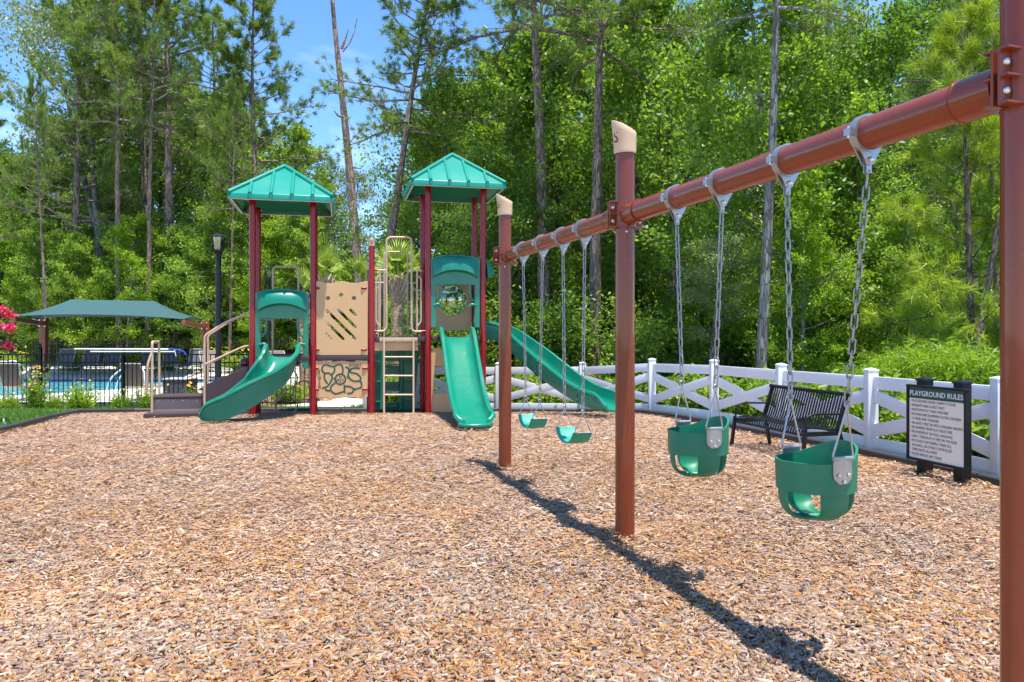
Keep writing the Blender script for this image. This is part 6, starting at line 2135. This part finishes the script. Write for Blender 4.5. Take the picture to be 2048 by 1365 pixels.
# plants along the outside of the white fence ------------------------------------------------
k = 0
PANEL = ['beyond the near swing post', 'beside the near swing post', 'behind the rules sign', 'between sign and bench', 'behind the bench', 'behind the farther bucket swing', 'right of the long slide exit', 'behind the long slide', 'behind the taller tower', 'behind the ladder']
for pi_, (a, b) in enumerate(zip(FENCE[1:-1], FENCE[2:])):
    a, b = Vector(a), Vector(b)
    t = (b - a).normalized(); outw = Vector((t.y, -t.x))
    for hp, f in enumerate((0.12, 0.37, 0.62, 0.87)):
        p = a.lerp(b, f) + outw * (0.75 + 0.25 * math.sin(k * 1.7)); k += 1
        plant('hedge', p.x, p.y, 0.70 + 0.18 * math.sin(k * 2.1), ORD[hp] + ' hedge plant from the right at the fence panel ' + PANEL[pi_], 'hedge plants behind the white fence', wide=1.15)
for j, (px, Y, tp) in enumerate(((1770, 11.6, 712), (1815, 11.2, 696), (1862, 11.4, 688), (1905, 11.0, 700), (1952, 10.8, 704), (1990, 10.4, 698), (1720, 12.4, 722), (1830, 12.8, 680), (1925, 12.6, 676))):
    T('weed', px, Y, tp, ORD[(1720, 1770, 1815, 1830, 1862, 1905, 1925, 1952, 1990).index(px)] + ' bright feathery weed from the left above the fence by the rules sign', group='feathery weeds behind the fence', wide=1.15)

# flowering shrubs along the pool fence ------------------------------------------------------
def flowers_on(root, seed, n, h, w, size=0.028, mtl='yellow'):
    r = np.random.default_rng(seed)
    mb = MB()
    for _ in range(n):
        c = np.array([r.normal(0, w * 0.33), r.normal(0, w * 0.33), h * r.uniform(0.45, 1.05)])
        tilt = Matrix.Rotation(r.uniform(-1.2, 1.2), 3, 'X') @ Matrix.Rotation(r.uniform(0, 6.3), 3, 'Z')
        for q in range(5):
            a = q * 2 * PI / 5
            pts = [Vector((0, 0, 0)), Vector((math.cos(a - 0.5) * size * 0.7, math.sin(a - 0.5) * size * 0.7, size * 0.3)), Vector((math.cos(a) * size, math.sin(a) * size, size * 0.35)), Vector((math.cos(a + 0.5) * size * 0.7, math.sin(a + 0.5) * size * 0.7, size * 0.3))]
            mb.add([tilt @ p + Vector(c) for p in pts], [(0, 1, 2, 3)])
    obj('blossoms', mb.mesh('blossoms', M[mtl], 0, fix=False), root)
for j, (px, Y, h, w, nf, lb) in enumerate(((20, 16.5, 0.48, 1.0, 5, 'low green shrub by the fence at the left edge'), (68, 16.45, 0.98, 0.55, 60, 'tall shrub with many yellow flowers by the first fence post'), (108, 16.5, 0.46, 1.15, 3, 'green shrub left of the biggest yellow flowered shrub'),
                                     (165, 16.45, 0.68, 1.35, 22, 'biggest bushy yellow flowered shrub in front of the pool fence'), (238, 16.5, 0.50, 1.1, 8, 'small shrub at the fence post left of the steps'), (300, 16.5, 0.62, 0.9, 26, 'yellow flowered shrub behind the grab loop'),
                                     (385, 16.5, 0.60, 0.8, 26, 'yellow flowered shrub behind the transfer steps'), (470, 17.4, 0.6, 1.2, 30, 'yellow flowered shrub behind the curved slide'), (590, 18.2, 0.7, 1.3, 14, 'shrub in the bark bed behind the climbing rings'),
                                     (560, 18.0, 0.55, 1.2, 12, 'small shrub in the bark bed under the lower tower'))):
    rt = plant('flower', (px - CX) / F * Y, Y, h, lb, 'flowering shrubs along the pool fence', wide=w * 0.75)
    if nf: flowers_on(rt, 60 + j, nf, h, 0.42 * w)
for j, (px, Y) in enumerate(((30, 31.5), (145, 32), (250, 32), (335, 32), (415, 31), (470, 30))):
    rt = plant('flower', (px - CX) / F * Y, Y, 1.0, ORD[j] + ' yellow flowered shrub from the left beyond the pool behind the loungers', 'far flowering shrubs beyond the pool', wide=1.1, z=DECK_Z)
    flowers_on(rt, 90 + j, 24, 1.0, 1.0, size=0.05)

# crepe myrtle reaching in at the left edge -----------------------------------------------------
def crepe_myrtle():
    Y = 12.2
    b = Vector((P(-130, 700, Y).x, Y, 0.0))
    th = Thing('crepe_myrtle', tuple(b), 'crepe myrtle with pink flower clusters at the left edge', 'shrub')
    r = np.random.default_rng(77)
    tips = [P(15, 630, Y), P(17, 655, Y - .1), P(12, 692, Y), P(0, 619, Y), P(-30, 600, Y + .2), P(-70, 640, Y), P(-90, 610, Y)]
    mb = MB(); an = []
    for q in tips:
        mid = (b + q) / 2 + Vector((-0.15, 0, 0.35))
        pth = catmull([b, mid, q], 6)
        mb.tube(pth, list(np.linspace(0.03, 0.006, len(pth))), 6)
        an += [np.array(x) for x in pth[5:]]
    th.put(mb, 'trunk', M['grey_bark'], smooth=60)
    me = leaf_mesh('crown', an, 10, 0.10, 0.075, 78, M['leaf_deep']); me.transform(th.inv); obj('crown', me, th.root)
    for i, q in enumerate(tips):
        mb = MB()
        for _ in range(90):
            c = q + Vector((r.normal(0, 0.055), r.normal(0, 0.05), r.normal(0, 0.034)))
            s = 0.022
            M3 = Matrix.Rotation(r.uniform(0, 6.3), 3, 'Z') @ Matrix.Rotation(r.uniform(0, 6.3), 3, 'X')
            mb.add([c + M3 @ Vector(p) for p in ((-s, -s, 0), (s, -s, 0.3 * s), (s, s, 0), (-s, s, 0.4 * s))], [(0, 1, 2, 3)])
        th.put(mb, 'flower_cluster', M['pink'], smooth=0)
crepe_myrtle()

# palms -------------------------------------------------------------------------------------------
def fan_mesh(seed, L, n, spread, pet):
    r = np.random.default_rng(seed)
    V, Fc, S = [], [], []
    def quad(p, q, w, nrm, sh):
        d = unit(q - p); sd = unit(np.cross(d, nrm))
        m = p + (q - p) * 0.45
        k = len(V)
        V.extend([p, m + sd * w + nrm * w * .5, q, m - sd * w + nrm * w * .5]); Fc.extend([k, k + 1, k + 2, k, k + 2, k + 3]); S.extend([sh] * 4)
    P0 = np.array([0, 0, 0.0]); hub = np.array([0, 0, pet])
    quad(P0, hub * 1.02, 0.014, np.array([0, -1.0, 0]), 0.6); quad(P0, hub * 1.02, 0.014, np.array([1.0, 0, 0]), 0.6)
    for i in range(n):
        a = (i / (n - 1) - 0.5) * 2 * spread
        l = L * (1 - 0.25 * abs(a / spread)) * r.uniform(0.9, 1.08)
        tip = hub + np.array([math.sin(a) * l, -0.10 * l * math.cos(a) + r.normal(0, 0.02), math.cos(a) * l])
        knee = hub + (tip - hub) * 0.65
        tip = tip + np.array([0, -0.12 * l, -0.10 * l * abs(math.sin(a))]) * r.uniform(0.3, 1.4)
        sh = 0.35 + 0.5 * r.random()
        quad(hub, knee, 0.018, np.array([0, -1.0, 0.0]), sh); quad(hub + (knee - hub) * 0.8, tip, 0.013, np.array([0, -1.0, 0.0]), sh)
    return raw_mesh('frond', np.array(V), np.array(Fc), np.full(len(Fc) // 3, 3), M['palm_leaf'], {'shade': ('FLOAT', np.array(S))})
FANS = [fan_mesh(1, 0.62, 26, 1.45, 0.55), fan_mesh(2, 0.55, 22, 1.0, 0.45), fan_mesh(3, 0.6, 18, 0.55, 0.4)]
def palm(px, Y, trunk_top, r0, fronds, label, boot_h=0.75):
    x = (px - CX) / F * Y; zg = gzf(x, Y); zt = P(px, trunk_top, Y).z
    th = Thing('sabal_palm', (x, Y, zg), label, 'palm tree', 'young sabal palms behind the play structure')
    h = zt - zg
    mb = MB(); zs = np.linspace(-0.1, h, 14)
    mb.tube([(0.02 * math.sin(z * 2), 0.02 * math.cos(z * 1.7), z) for z in zs], [r0 * (1 + 0.04 * math.sin(z * 9)) for z in zs], 16); th.put(mb, 'trunk', M['palm_trunk'], world=False, smooth=60)
    rnd = random.Random(px)
    bm_ = MB(); sc = MB()
    for k in range(46):                                     # criss-crossed leaf bases
        a = k * 2.4; z = h - boot_h + boot_h * k / 46
        d = Vector((math.cos(a), math.sin(a), 0)); s = d.cross(UP)
        rr_ = r0 * (1.0 + 0.15 * k / 46)
        p0 = d * rr_ * 0.9 + UP * z; p1 = d * (rr_ * 1.45) + UP * (z + 0.20)
        w = 0.055
        bm_.add([p0 - s * w, p0 + s * w, p1 + s * w * 0.35, p1 - s * w * 0.35, p0 - s * w - d * 0.05, p0 + s * w - d * 0.05, p1 + s * w * 0.35 - d * 0.03, p1 - s * w * 0.35 - d * 0.03],
                [(0, 1, 2, 3), (7, 6, 5, 4), (0, 4, 5, 1), (1, 5, 6, 2), (2, 6, 7, 3), (3, 7, 4, 0)])
    th.put(bm_, 'leaf_bases', M['palm_boot'], world=False, smooth=0)
    for k, (az, lean, kind, s) in enumerate(fronds):
        o = obj('frond', FANS[kind], th.root, (0, 0, h - 0.05))
        o.rotation_euler = (Matrix.Rotation(math.radians(az), 3, 'Z') @ Matrix.Rotation(math.radians(lean), 3, 'X')).to_euler()
        o.scale = (s * 1.02, s * 1.02, s * 1.02)
palm(650, 18.6, 562, 0.165, [(0, 4, 0, 1.0), (25, 22, 1, 0.9), (200, 15, 1, 0.85), (150, 40, 1, 0.8), (-70, 30, 1, 0.8)], 'short palm with a bright fan of leaves above the tan slotted panel', boot_h=0.6)
palm(717, 19.2, 578, 0.11, [(5, 8, 2, 1.0), (185, 10, 2, 0.95), (60, 16, 2, 0.8)], 'slim palm tuft just left of the short capped post')
palm(607, 20.0, 600, 0.13, [(0, 5, 2, 1.0), (180, 14, 2, 0.9), (80, 18, 2, 0.8)], 'small palm tuft directly behind the right post of the lower tower')
palm(796, 18.2, 560, 0.150, [(10, 10, 0, 1.0), (100, 32, 0, 0.95), (190, 18, 0, 1.0), (280, 35, 0, 0.9), (45, 50, 1, 0.9), (140, 55, 1, 0.95), (235, 58, 1, 0.9), (330, 52, 1, 0.9), (350, 75, 1, 0.75), (60, 20, 1, 1.0), (-60, 22, 1, 1.0)],
     'taller palm with a tan trunk between the short post and the taller tower', boot_h=0.62)
print('trees', _trees[0], 'tris', sum(len(m.polygons) for m in bpy.data.meshes))
